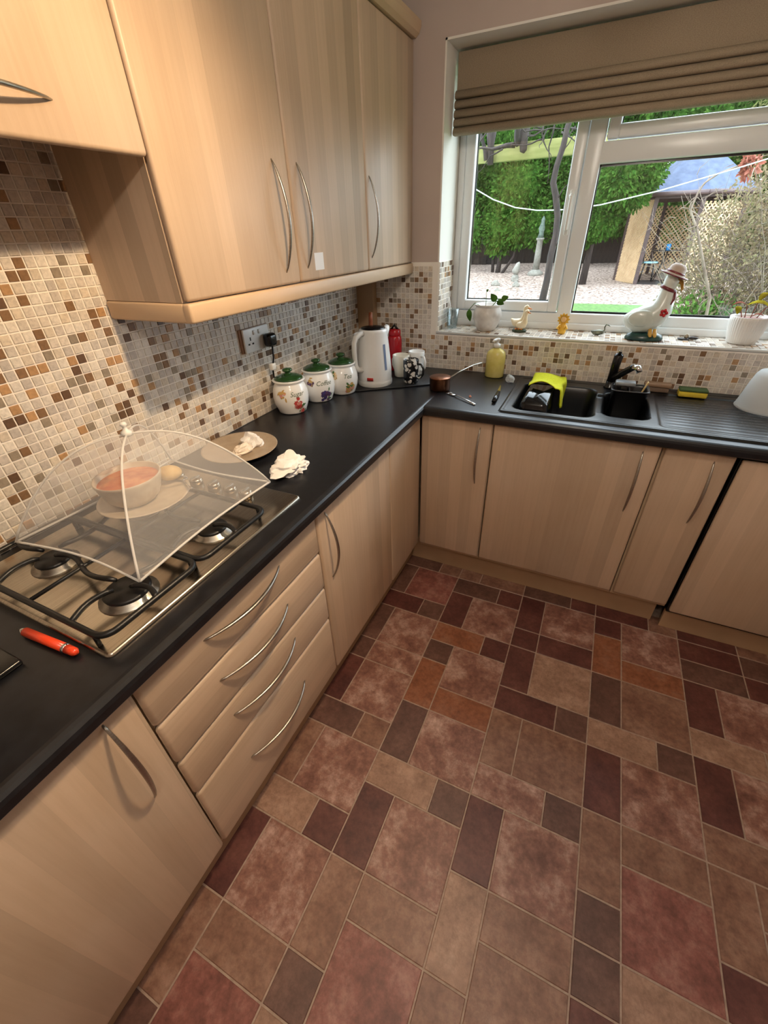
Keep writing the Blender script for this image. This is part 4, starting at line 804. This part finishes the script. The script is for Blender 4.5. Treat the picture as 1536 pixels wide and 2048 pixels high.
# big duck with hat
b1 = Vector((1.402, .082, SZ+.0005)); t = thing('goose_ornament', tuple(b1), 'large pale ceramic goose in a bonnet with red scarf on the sill', 'figurine')
GOOSE = mat('pale_blue_ceramic', c(206, 216, 210), .22, col2=c(222, 226, 218), nscale=12, coat=.3); MAROON = mat('maroon_ceramic', c(112, 42, 48), .3)
obj('grass_base', MB().lathe([(0, 0), (.074, 0), (.078, .006), (.070, .022), (.05, .030), (0, .032)], tuple(b1), 32, sx=1, sy=.62), mat('blue_green_ceramic', c(30, 58, 62), .25, col2=c(44, 74, 66), nscale=30), t)
q = lambda a, b, c_=0: b1+Vector((a, c_, b))
m = MB(); m.tube([q(-.098, .098), q(-.090, .094), q(-.072, .086), q(-.045, .081), q(-.012, .086), q(.018, .102), q(.036, .130), q(.040, .158), q(.040, .185), q(.040, .208), q(.042, .228), q(.046, .244), q(.052, .254), q(.060, .257)],
                 [.003, .020, .040, .053, .058, .056, .047, .037, .030, .027, .028, .030, .022, .006], 24); bd = obj('goose_body', m, GOOSE, t)
for sy in (-1, 1): obj('wing', MB().ell((b1.x-.028, b1.y+sy*.046, b1.z+.092), (.058, .014, .034), 18, 10), GOOSE, bd)
obj('beak', MB().tube([q(.062, .243), q(.084, .226), q(.090, .205), q(.089, .196)], [.015, .012, .008, .003], 12, flat=.7), mat('ochre_ceramic', c(176, 130, 52), .3), t)
m = MB(); m.lathe([(.054, -.002), (.056, .001), (.040, .005), (.034, .012), (.032, .030), (.022, .040), (0, .043)], (0, 0, 0), 28); m.xf(Matrix.Translation(q(.046, .256)) @ Matrix.Rotation(.32, 4, 'Y'))
h_ = obj('bonnet', m, mat('cream_straw', c(196, 178, 164), .6, bump=.4, nscale=120), t); m = MB(); m.tube([Matrix.Translation(q(.046, .256)) @ Matrix.Rotation(.32, 4, 'Y') @ Vector((.034*math.cos(a), .034*math.sin(a), .010)) for a in np.linspace(0, 2*PI, 25)[:-1]], .005, 6, closed=True).tube([Matrix.Translation(q(.046, .256)) @ Matrix.Rotation(.32, 4, 'Y') @ Vector((.055*math.cos(a), .055*math.sin(a), 0)) for a in np.linspace(0, 2*PI, 33)[:-1]], .003, 6, closed=True); obj('hat_band', m, MAROON, h_)
m = MB(); m.tube([q(.040+.027*math.cos(a), .205-.010*math.cos(a), .027*math.sin(a)) for a in np.linspace(0, 2*PI, 25)[:-1]], .007, 8, closed=True).tube([q(.064, .195, -.01), q(.068, .17, -.016), q(.062, .148, -.030)], [.008, .009, .003], 8); obj('scarf', m, MAROON, t)
m = MB()
for i in range(5):
    a = 2*PI*i/5; ce = Vector((.046, -.047, .118)); m.ell((b1.x+ce.x+.010*math.cos(a), b1.y+ce.y-.002*1-.0, b1.z+ce.z+.010*math.sin(a)), (.007, .006, .007), 8, 6)
obj('red_flower', m, mat('red_ceramic', c(186, 34, 40), .3), t, label='red flower on the chest')
for i, dx in enumerate((.018, .036)): obj('foot', MB().tube([q(dx-.004, .05, -.034), q(dx, .03, -.044), q(dx+.004, .02, -.050)], [.007, .009, .005], 8), mat('foot_yellow', c(206, 164, 82), .35), t)
# small dark ornament
k1 = (1.577, .128, SZ+.0005); t = thing('metal_ornament', k1, 'little dark metal ornament between goose and white pot', 'figurine'); DK = mat('dark_pewter', c(60, 58, 58), .35, .5)
obj('dish', MB().lathe([(0, 0), (.020, 0), (.026, .004), (.024, .006), (0, .004)], (k1[0]-.012, k1[1], k1[2]), 20, sy=.7), DK, t)
m = MB(); m.tube([(k1[0]+.004, k1[1], k1[2]+.006), (k1[0]+.016, k1[1]-.003, k1[2]+.008), (k1[0]+.034, k1[1]-.004, k1[2]+.007), (k1[0]+.044, k1[1]-.004, k1[2]+.009)], [.003, .007, .006, .001], 10); obj('fish_shape', m, DK, t); obj('finial', MB().ell((k1[0]-.004, k1[1], k1[2]+.014), (.010, .006, .010), 10, 8), mat('tan_pewter', c(150, 138, 118), .4, .4), t)
# white ribbed pot with yellowing plant
p2 = Vector((1.772, .118, SZ+.0005)); t = thing('plant_pot', tuple(p2), 'white ribbed pot with a yellowing plant at right of the sill', 'potted plant')
m = MB(); n = 132; prof = [(0, 0), (.046, 0), (.052, .004), (.060, .03), (.066, .06), (.069, .09), (.070, .105), (.067, .106), (.064, .10), (.06, .09), (0, .088)]
m.lathe(prof, tuple(p2), n)
for i, (x, y, z) in enumerate(m.v):
    k = i % n; row = i//n
    if 2 <= row <= 6 and k % 3 == 0: m.v[i] = (p2.x+(x-p2.x)*.965, p2.y+(y-p2.y)*.965, z)
obj('pot', m, mat('white_ribbed_ceramic', c(232, 230, 226), .4), t); obj('soil', MB().lathe([(.0615, .094), (.03, .1), (0, .1)], tuple(p2), 28, caps=False), mat('brown_soil', c(120, 84, 74), .95, col2=c(160, 120, 108), nscale=70, bump=.8), t)
m = MB()
for a, b_ in (((-.02, 0, .098), (-.035, -.02, .15)), ((.0, 0, .098), (.0, -.02, .165)), ((.02, 0, .098), (.05, -.02, .155)), ((-.03, .0, .098), (-.055, .02, .14)), ((.03, -.02, .098), (.078, -.04, .085))): m.tube([p2+Vector(a), (p2+Vector(a)).lerp(p2+Vector(b_), .5)+Vector((0, 0, .012)), p2+Vector(b_)], .0018, 6)
obj('stem', m, RUSTLEAF, t)
for b_, e_, wd, mt in (((-.035, -.02, .15), (-.088, -.03, .146), .010, RUSTLEAF), ((-.035, -.025, .150), (.045, -.045, .140), .020, YELLOWLEAF), ((.05, -.02, .155), (.10, -.03, .120), .016, YELLOWLEAF), ((.0, -.02, .165), (.03, .02, .19), .012, YELLOWLEAF), ((.078, -.04, .085), (.082, -.055, .03), .013, RUSTLEAF), ((.05, -.03, .12), (.072, -.06, .055), .010, RUSTLEAF), ((-.055, .02, .14), (-.05, .0, .11), .012, YELLOWLEAF), ((-.01, -.03, .105), (.03, -.05, .115), .010, RUSTLEAF)):
    obj('leaf', leaf(MB(), p2+Vector(b_), p2+Vector(e_), wd, .18, (0, -.2, 1)), mt, t)
# ------------------------------------------------------------ garden
def gz(y): return -.25+.037*y
g = []
gr = np.random.default_rng(11)
m = MB(); m.sheet([[(x, y, gz(y)+.02*math.sin(x*1.7+y)+.015*math.sin(3*y-x)) for x in np.linspace(-14, 12, 53)] for y in np.linspace(9.0, 24, 31)]); obj('gravel_bed', m, GRAVEL, origin=(0, 14, .2), label='pale gravel garden bed below the hedge', cat='gravel', kind='stuff')
m = MB(); m.sheet([[(x, y, gz(y)+.004) for x in np.linspace(-14, 12, 14)] for y in np.linspace(.31, 9.05+0, 12)]); obj('lawn', m, LAWN, origin=(0, 5, 0), label='strip of green lawn outside the window', cat='lawn', kind='stuff')
def foliage(n, sampler, size, droop=.5, seed=1):
    r_ = np.random.default_rng(seed); P, N = sampler(r_, n)
    d = N*.7+r_.normal(0, .55, (n, 3)); d[:, 2] -= droop*.6; d /= np.linalg.norm(d, axis=1)[:, None]
    s = np.cross(d, r_.normal(0, 1, (n, 3))); s /= np.linalg.norm(s, axis=1)[:, None]; L_ = size*r_.uniform(.6, 1.3, (n, 1)); W_ = L_*.24
    nn = np.cross(d, s); A = P; B = P+d*L_*.55+s*W_+nn*L_*.08; C_ = P+d*L_*.55-s*W_+nn*L_*.08; D_ = P+d*L_
    V = np.stack([A, B, D_, C_], 1).reshape(-1, 3); F = np.arange(4*n).reshape(-1, 4); mb = MB(); mb.v = [tuple(x) for x in V.tolist()]; mb.f = [tuple(x) for x in F.tolist()]; mb.sm = [False]*n; mb.mi = [0]*n; return mb
def lumps(cs, rmin=.75):
    cs = np.array(cs, float)      # x,y,z,rx,ry,rz
    wgt = cs[:, 3]*cs[:, 5]; wgt = wgt/wgt.sum()
    def f(r_, n):
        k = r_.choice(len(cs), n, p=wgt); u = r_.normal(0, 1, (n, 3)); u[:, 1] -= .35; u /= np.linalg.norm(u, axis=1)[:, None]; rad = r_.uniform(rmin, 1.03, (n, 1))
        return cs[k, :3]+u*cs[k, 3:]*rad, u
    return f
def lumpset(x0, x1, y, z0, z1, n, rr, seed):
    r_ = np.random.default_rng(seed); return [(r_.uniform(x0, x1), y+r_.uniform(-.5, .5), r_.uniform(z0, z1), *(r_.uniform(*rr)*np.array([1, .8, 1.1]))) for _ in range(n)]
def conifer(label, cs, n, size, trunk, seed):
    y = np.mean([q[1] for q in cs]); x = np.mean([q[0] for q in cs]); t = thing('conifer', (x, y, gz(y)), label, 'tree', 'conifers of the garden hedge')
    obj('foliage', foliage(n, lumps(cs), size, .5, seed), CONIFER, t, kind='stuff')
    m = MB()
    for q in cs: m.ell(q[:3], (q[3]*.8, q[4]*.8, q[5]*.8), 10, 7)
    obj('inner_foliage', m, CONIFER, t, kind='stuff'); m = MB()
    for pts, r0 in trunk: m.tube(pts, [lerp(r0, r0*.5, i/(len(pts)-1)) for i in range(len(pts))], 8)
    obj('trunk', m, BARK, t)
conifer('big green conifer with bare lower stems left of the stone column', lumpset(-4.3, -1.0, 15.0, 1.6, 5.2, 30, (.55, .85), 21)+[(-2.8, 15.3, 2.6, .75, .5, .75), (-.9, 15.3, 3.2, .8, .5, .8), (-3.3, 15.4, 2.9, .7, .5, .7), (-2.4, 14.5, 1.5, .55, .4, .75), (-1.9, 14.4, 1.7, .6, .4, .7), (-3.4, 14.6, 1.5, .5, .4, .6)], 40000, .15,
        [([(-2.35, 14.5, gz(14.5)-.05), (-2.3, 14.5, .9), (-2.4, 14.6, 2.2)], .09), ([(-2.2, 14.4, gz(14.4)-.05), (-1.85, 14.4, .75), (-1.75, 14.5, 1.4), (-1.8, 14.6, 2)], .05), ([(-2.55, 14.6, gz(14.6)-.05), (-2.6, 14.6, 1.4)], .06)], 31)
conifer('green conifer behind the twisted trunk and stone column', lumpset(-1.3, .55, 15.3, 2.0, 5.2, 16, (.5, .8), 22), 22000, .15, [([(-.3, 15.6, gz(15.6)-.05), (-.2, 15.6, 2.5)], .12)], 32)
conifer('bright green conifer overhanging the gazebo', lumpset(.45, 1.45, 11.3, 2.2, 4.2, 18, (.38, .56), 23)+lumpset(.1, .75, 11.9, .95, 1.9, 7, (.32, .45), 24)+[(1.25, 11.2, 2.2, .42, .4, .42), (1.5, 11.2, 2.55, .36, .4, .4)], 32000, .12, [([(.55, 12.0, gz(12)-.05), (.6, 11.9, 2.0)], .10)], 33)
conifer('dark conifer at the far left end of the hedge', lumpset(-8.5, -4.4, 15.6, 1.4, 5.2, 22, (.6, .95), 25)+[(-4.3, 15.4, 2.6, .8, .6, .9), (-3.7, 15.5, 3.3, .8, .6, .9), (-4.4, 15.5, 3.9, .8, .6, .9)], 22000, .18, [([(-6.2, 15.8, gz(15.8)-.05), (-6.2, 15.8, 2.5)], .14)], 34)
# fence behind the hedge: boards one by one
t = thing('garden_fence', (0, 17.2, gz(17.2)), 'dark close-board garden fence behind the conifers', 'fence')
me = bpy.data.meshes.new('fence_board'); finish(me, MB().box(-.082, .082, -.010, .010, 0, 2.2), FENCEM)
for i in range(150): o = inst(me, 'fence_board', t, (-12.2+.145*i, 17.2+(.022 if i % 2 else 0), gz(17.2)-.05))
obj('fence_rail', MB().box(-12.3, 9.6, 17.225, 17.30, 1.9, 2.0).box(-12.3, 9.6, 17.225, 17.30, .7, .8), FENCEM, t)
# stone column with a statue
cx, cy = -1.02, 14.0; cz = gz(cy); t = thing('stone_column', (cx, cy, cz), 'pale stone garden column with dark bird bath top in the hedge shadow', 'column')
obj('foot', MB().lathe([(.24, -.05), (.24, .06), (.17, .10), (.13, .14), (0, .14)], (cx, cy, cz), 20), STONE, t); obj('shaft', MB().lathe([(.105, .14), (.095, .6), (.085, .92), (.12, .96), (.12, 1.0), (0, 1.0)], (cx, cy, cz), 20), STONE, t)
m = MB(); m.tube([(cx, cy, cz+1.0), (cx+.01, cy, cz+1.12), (cx, cy, cz+1.25), (cx+.01, cy, cz+1.4), (cx+.01, cy, cz+1.47), (cx+.01, cy, cz+1.56)], [.10, .07, .095, .05, .06, .01], 12); obj('figure', m, mat('mossy_bronze', c(64, 78, 70), .8, col2=c(90, 104, 92), nscale=20), t)
# bird ornament on a stone
ox, oy = -1.36, 12.4; oz = gz(oy); t = thing('garden_bird', (ox, oy, oz), 'small white stone bird ornament standing on the gravel', 'ornament')
obj('bird_body', MB().tube([(ox-.06, oy, oz+.20), (ox-.02, oy, oz+.24), (ox+.02, oy, oz+.36), (ox+.04, oy, oz+.46), (ox+.07, oy, oz+.50)], [.05, .11, .09, .055, .02], 14), STONE, t); obj('plinth_stone', crumple((ox, oy, oz-.02), .12, .11, .16, 8, 12, 8, .3), STONE, t)
for i, (x, y, s_, lb) in enumerate(((-1.74, 11.5, .12, 'larger white stone lying left of the bird ornament'), (-1.14, 11.4, .10, 'white stone lying right of the bird ornament'), (-1.44, 10.4, .08, 'small white stone nearest the house on the gravel'))): obj('garden_stone', crumple((x, y, gz(y)-.01), s_, s_*.8, s_*.9, 40+i, 12, 8, .3), STONE, label=lb, cat='stone', group='white stones on the gravel')
# gazebo
GY, GX = 12.0, 2.75; t = thing('gazebo', (GX, 12.9, gz(GY)), 'wooden gazebo with lattice sides and blue-grey roof', 'gazebo'); bz0 = gz(12.5)-.1
ang = [math.radians(a) for a in (202, 241, 292, 338, 22, 68, 112, 158)]
R_ = 1.32; CV = (2.72, 13.05)
V8 = [(1.34, 12.86), (1.84, 11.95), (2.82, 12.02), (3.75, 12.55), (3.9, 13.6), (3.3, 14.4), (2.2, 14.4), (1.5, 13.8)]
for x, y in V8: obj('post', MB().box(x-.045, x+.045, y-.045, y+.045, bz0, 2.16), DARKTIMBER, t)
def beam(m, a, b, z0, z1, th=.04):
    a, b = Vector((*a, 0)), Vector((*b, 0)); d = (b-a).normalized(); n_ = Vector((-d.y, d.x, 0))*th/2; pts = [a-n_, a+n_, b+n_, b-n_]
    m.add([(p.x, p.y, z) for z in (z0, z1) for p in pts], [(0, 1, 2, 3), (7, 6, 5, 4), (0, 4, 5, 1), (1, 5, 6, 2), (2, 6, 7, 3), (3, 7, 4, 0)])
m = MB()
for i in range(8): beam(m, V8[i], V8[(i+1) % 8], 2.02, 2.16, .06)
obj('ring_beam', m, DARKTIMBER, t)
def lattice(a, b, z0, z1, step=.085, name='lattice_panel'):
    a, b = Vector((*a, 0)), Vector((*b, 0)); Ln = (b-a).length; d = (b-a)/Ln; n_ = Vector((-d.y, d.x, 0)); Hh = z1-z0; m = MB()
    for sgn, off in ((1, -.006), (-1, .006)):
        k = -Hh
        while k < Ln+Hh:
            s0, s1 = (k, k+Hh) if sgn > 0 else (k+Hh, k); q0, q1 = 0., 1.
            for _ in (0,):
                lo, hi = min(s0, s1), max(s0, s1)
                if hi <= 0 or lo >= Ln: q0 = 2; break
                f = lambda s_: (s_-s0)/(s1-s0)
                e = sorted((f(max(0, lo)), f(min(Ln, hi)))); q0, q1 = e
            if q0 < q1:
                P0 = a+d*lerp(s0, s1, q0)+Vector((0, 0, z0+Hh*q0)); P1 = a+d*lerp(s0, s1, q1)+Vector((0, 0, z0+Hh*q1)); ax = (P1-P0).normalized(); sd = ax.cross(n_)*.014; th = n_*.005; o_ = n_*off
                c8 = [P+u+v+o_ for P in (P0, P1) for u, v in ((sd, th), (sd, -th), (-sd, -th), (-sd, th))]
                m.add(c8, [(0, 1, 2, 3), (7, 6, 5, 4), (0, 4, 5, 1), (1, 5, 6, 2), (2, 6, 7, 3), (3, 7, 4, 0)])
            k += step
    return obj(name, m, LATTICE_BRIGHT if step > .06 else LATTICE, t)
lattice(V8[0], V8[1], bz0+.1, 2.02, .072)
for i in (2, 3, 4, 5, 6, 7): lattice(V8[i], V8[(i+1) % 8], bz0+.1, 1.93, .105)
cxg = sum(v[0] for v in V8)/8; cyg = sum(v[1] for v in V8)/8
E8 = [(cxg+(x-cxg)*1.14, cyg+(y-cyg)*1.14, 2.14) for x, y in V8]; ap = (cxg, cyg, 3.25)
for i in range(8):
    a_, b_ = E8[i], E8[(i+1) % 8]; m = MB(); lo = lambda p: (p[0], p[1], p[2]-.05); m.add([a_, b_, ap, lo(a_), lo(b_), lo(ap)], [(0, 1, 2), (5, 4, 3), (0, 3, 4, 1), (1, 4, 5, 2), (2, 5, 3, 0)]); obj('roof_panel', m, ROOFM, t)
obj('roof_cap', MB().lathe([(.10, -.08), (.04, .02), (.05, .07), (0, .16)], ap, 12), DARKTIMBER, t)
m = MB()
for i in range(8): m.tube([Vector(E8[i])-Vector((0, 0, .03)), Vector(E8[(i+1) % 8])-Vector((0, 0, .03))], .045, 8)
obj('gutter', m, mat('brown_gutter', c(82, 66, 66), .5), t)
obj('gazebo_floor', MB().extr([(x, y) for x, y in V8], 'z', bz0-.02, bz0+.10), FENCEM, t)
fz = bz0+.101; IRON = mat('black_iron', c(26, 28, 30), .4)
t = thing('garden_table', (2.42, 12.9, fz), 'small black bistro table inside the gazebo', 'table')
obj('table_top', MB().lathe([(.0, .70), (.34, .70), (.345, .71), (.34, .72), (0, .72)], (2.42, 12.9, fz), 28), IRON, t)
for a in (0, 2.1, 4.2): obj('leg', MB().tube([(2.42+.05*math.cos(a), 12.9+.05*math.sin(a), fz+.70), (2.42+.03*math.cos(a), 12.9+.03*math.sin(a), fz+.4), (2.42+.26*math.cos(a), 12.9+.26*math.sin(a), fz+.005)], .014, 6), IRON, t)
obj('blue_cup', MB().lathe([(0, 0), (.05, 0), (.055, .14), (.05, .14), (.045, .01), (0, .01)], (2.44, 12.75, fz+.7205), 16), mat('bright_blue', c(40, 140, 206), .35), label='bright blue cup on the bistro table', cat='cup')
t = thing('garden_chair', (2.08, 12.6, fz), 'black bistro chair with pale blue seat in the gazebo', 'chair'); q = (2.10, 12.6)
obj('seat', MB().lathe([(0, .44), (.19, .44), (.20, .455), (.18, .475), (0, .48)], (*q, fz), 24), mat('pale_blue_seat', c(150, 196, 206), .6), t)
for a in (.8, 2.4, 3.9, 5.5): obj('leg', MB().tube([(q[0]+.15*math.cos(a), q[1]+.15*math.sin(a), fz+.44), (q[0]+.21*math.cos(a), q[1]+.21*math.sin(a), fz+.005)], .012, 6), IRON, t)
m = MB(); m.tube([(q[0]-.16, q[1]-.12, fz+.44), (q[0]-.20, q[1]-.12, fz+.8), (q[0]-.20, q[1], fz+.9), (q[0]-.20, q[1]+.12, fz+.8), (q[0]-.16, q[1]+.12, fz+.44)], .012, 6).tube([(q[0]-.19, q[1]-.06, fz+.5), (q[0]-.2, q[1]+.05, fz+.65), (q[0]-.2, q[1]-.05, fz+.8)], .008, 6); obj('backrest', m, IRON, t)
# pergola beam, vine trunk, washing line
t = thing('pergola', (1, 2.35, gz(2.35)), 'mossy yellow-green pergola beam outside the window', 'pergola')
obj('cross_beam', MB().rbox(-1.8, 3.6, 2.33, 2.38, 2.008, 2.122, .004), BEAMM, t)
for x in (-1.7, 3.5): obj('post', MB().rbox(x-.05, x+.05, 2.305, 2.405, gz(2.35)-.05, 2.005, .004), BEAMM, t)
VP = [(.60, -.17), (.66, .4), (.69, .8), (.711, 1.0), (.725, 1.16), (.722, 1.34), (.735, 1.48), (.722, 1.61), (.685, 1.74), (.652, 1.82), (.66, 1.92), (.685, 2.04), (.69, 2.14), (.74, 2.3), (.85, 2.42)]
t = thing('vine_trunk', (.6, 2.0, gz(2)), 'dark twisted vine trunk rising past the pergola beam', 'tree')
obj('trunk', MB().tube([(x, 2.05+.015*math.sin(z*9), z) for x, z in VP], [.036, .034, .033, .031, .028, .026, .026, .024, .024, .023, .021, .021, .020, .016, .010], 10), BARK, t)
m = MB()
r_ = np.random.default_rng(5)
def twig(m, p, d, L_, r0, n=5, wob=.25):
    p = Vector(p); d = Vector(d).normalized(); pts = [p.copy()]
    for i in range(n): d = (d+Vector(r_.normal(0, wob, 3))).normalized(); p = p+d*(L_/n); pts.append(p.copy())
    m.tube(pts, [r0*(1-.8*i/n) for i in range(n+1)], 4); return pts
for z, x in ((1.98, .67), (1.70, .69), (1.36, .725)): twig(m, (x, 2.05, z), (.7, -.1, .7), .22, .006)
for k in range(26):
    x = r_.uniform(-.1, 1.1); twig(m, (x, 2.2, r_.uniform(2.06, 2.25)), (r_.normal(), -.2, r_.normal()*.6-.1), r_.uniform(.15, .4), .007)
twig(m, (.30, 2.28, 2.10), (.1, -.2, 1), .35, .03); twig(m, (.28, 2.28, 2.10), (-.7, -.1, .5), .35, .02); twig(m, (.05, 2.28, 2.02), (-.3, -.1, 1), .35, .02)
obj('side_shoots', m, BARK, t); 
m = MB(); m.tube([(.345, 2.29, 2.30), (.34, 2.29, 2.13), (.35, 2.285, 2.06), (.36, 2.28, 2.05)], [.05, .035, .028, .012], 9).tube([(.07, 2.30, 2.25), (.075, 2.295, 2.12), (.085, 2.29, 1.99)], [.05, .028, .026], 9); obj('old_stumps', m, BARK, t)
m = MB(); LPT = [(-2.2, 3, 2.75), (-.9, 3, 2.18), (-.25, 3, 1.894), (-.03, 3, 1.785), (.198, 3, 1.709), (.42, 3, 1.676), (.631, 3, 1.670), (.979, 3, 1.693), (1.45, 3, 1.775), (1.98, 3, 1.895), (3.4, 3, 2.25)]
m.tube(LPT, .0055, 6); t = thing('washing_line', (0, 3, 0), 'white washing line sagging across the garden', 'washing line'); obj('line', m, LINEM, t)
for x, z in ((-2.2, 2.8), (3.4, 2.3)): obj('line_post', MB().tube([(x, 3, gz(3)-.05), (x, 3, z)], .025, 8), FENCEM, t)
# withered shrub on the right
t = thing('withered_shrub', (2.75, 5.2, gz(5.2)), 'large withered shrub of pale twigs and brown leaves at right', 'shrub')
m = MB(); cs = []
for k in range(330):
    b_ = (r_.uniform(2.45, 3.6), r_.uniform(4.6, 6.0), gz(5)); pts = twig(m, b_, (r_.normal(-.10, .20), r_.normal(-.05, .18), 1), r_.uniform(.9, 2.4), .007, 9, .13)
    for p in pts[2:]:
        if r_.random() < .55: twig(m, p, (r_.normal(), r_.normal(), r_.normal()*.6), r_.uniform(.12, .4), .004, 4, .35)
obj('branches', m, TWIG, t)
def shell(r_, n):
    u = r_.normal(0, 1, (n, 3)); u[:, 1] -= .5; u /= np.linalg.norm(u, axis=1)[:, None]; rad = r_.uniform(.55, 1.0, (n, 1)); return np.array([2.86, 5.25, .80])+u*np.array([1.0, .8, 1.36])*rad, u
obj('leaves', foliage(17000, shell, .05, .2, 51), SHRUBLEAF, t, kind='stuff')
def shell2(r_, n):
    u = r_.normal(0, 1, (n, 3)); u /= np.linalg.norm(u, axis=1)[:, None]; return np.array([2.35, 4.7, .35])+u*np.array([.45, .4, .5])*r_.uniform(.4, 1, (n, 1)), u
obj('green_shoots', foliage(2200, shell2, .06, -.5, 52), GREENLEAF, t, kind='stuff')
t = thing('rust_branch', (2.1, 4.0, gz(4)), 'long bare branch ending in a cluster of salmon-coloured leaves', 'branch')
m = MB(); m.tube([(2.45, 4.3, gz(4)), (2.3, 4.2, .8), (1.95, 4.05, 1.45), (1.82, 4, 1.64), (1.84, 4, 1.78), (1.87, 4, 1.86), (1.97, 4, 1.93), (2.09, 4, 1.97), (2.2, 4, 1.99)], [.02, .017, .012, .010, .009, .008, .008, .007, .005], 7)
for z, x in ((1.64, 1.82), (1.5, 1.93), (1.75, 1.84), (1.9, 1.9)):
    for _ in range(3): twig(m, (x, 4.02, z), (r_.normal(-.3, .6), r_.normal(0, .3), r_.normal()*.7), .16, .006)
obj('branch', m, TWIG, t)
def cl(r_, n):
    u = r_.normal(0, 1, (n, 3)); u /= np.linalg.norm(u, axis=1)[:, None]; return np.array([2.2, 4.0, 1.985])+u*np.array([.09, .06, .10])*r_.uniform(.3, 1, (n, 1)), u
obj('leaf_cluster', foliage(120, cl, .07, .3, 53), RUSTLEAF, t, kind='stuff')
# hedge bank behind the shrub at far right
t = thing('garden_tree', (5.4, 15.0, gz(15)), 'olive-green bushy tree behind the withered shrub', 'tree')
obj('foliage', foliage(14000, lumps(lumpset(4.3, 9.5, 15.3, .8, 4.8, 30, (.6, .9), 61)+lumpset(3.9, 5.0, 15.3, 2.2, 4.4, 8, (.5, .7), 62)), .13, .3, 54), leafmat('olive_leaf', c(96, 104, 60), c(134, 138, 84), c(170, 168, 116)), t, kind='stuff'); obj('trunk', MB().tube([(5.4, 15.3, gz(15.3)-.05), (5.45, 15.3, 2.0)], .1, 8), BARK, t)

conifer('dark conifer behind the gazebo', lumpset(1.2, 6.0, 16.4, .9, 5.0, 26, (.6, .9), 27), 18000, .19, [([(3.2, 16.2, gz(16.2)-.05), (3.2, 16.2, 2.5)], .14)], 35)
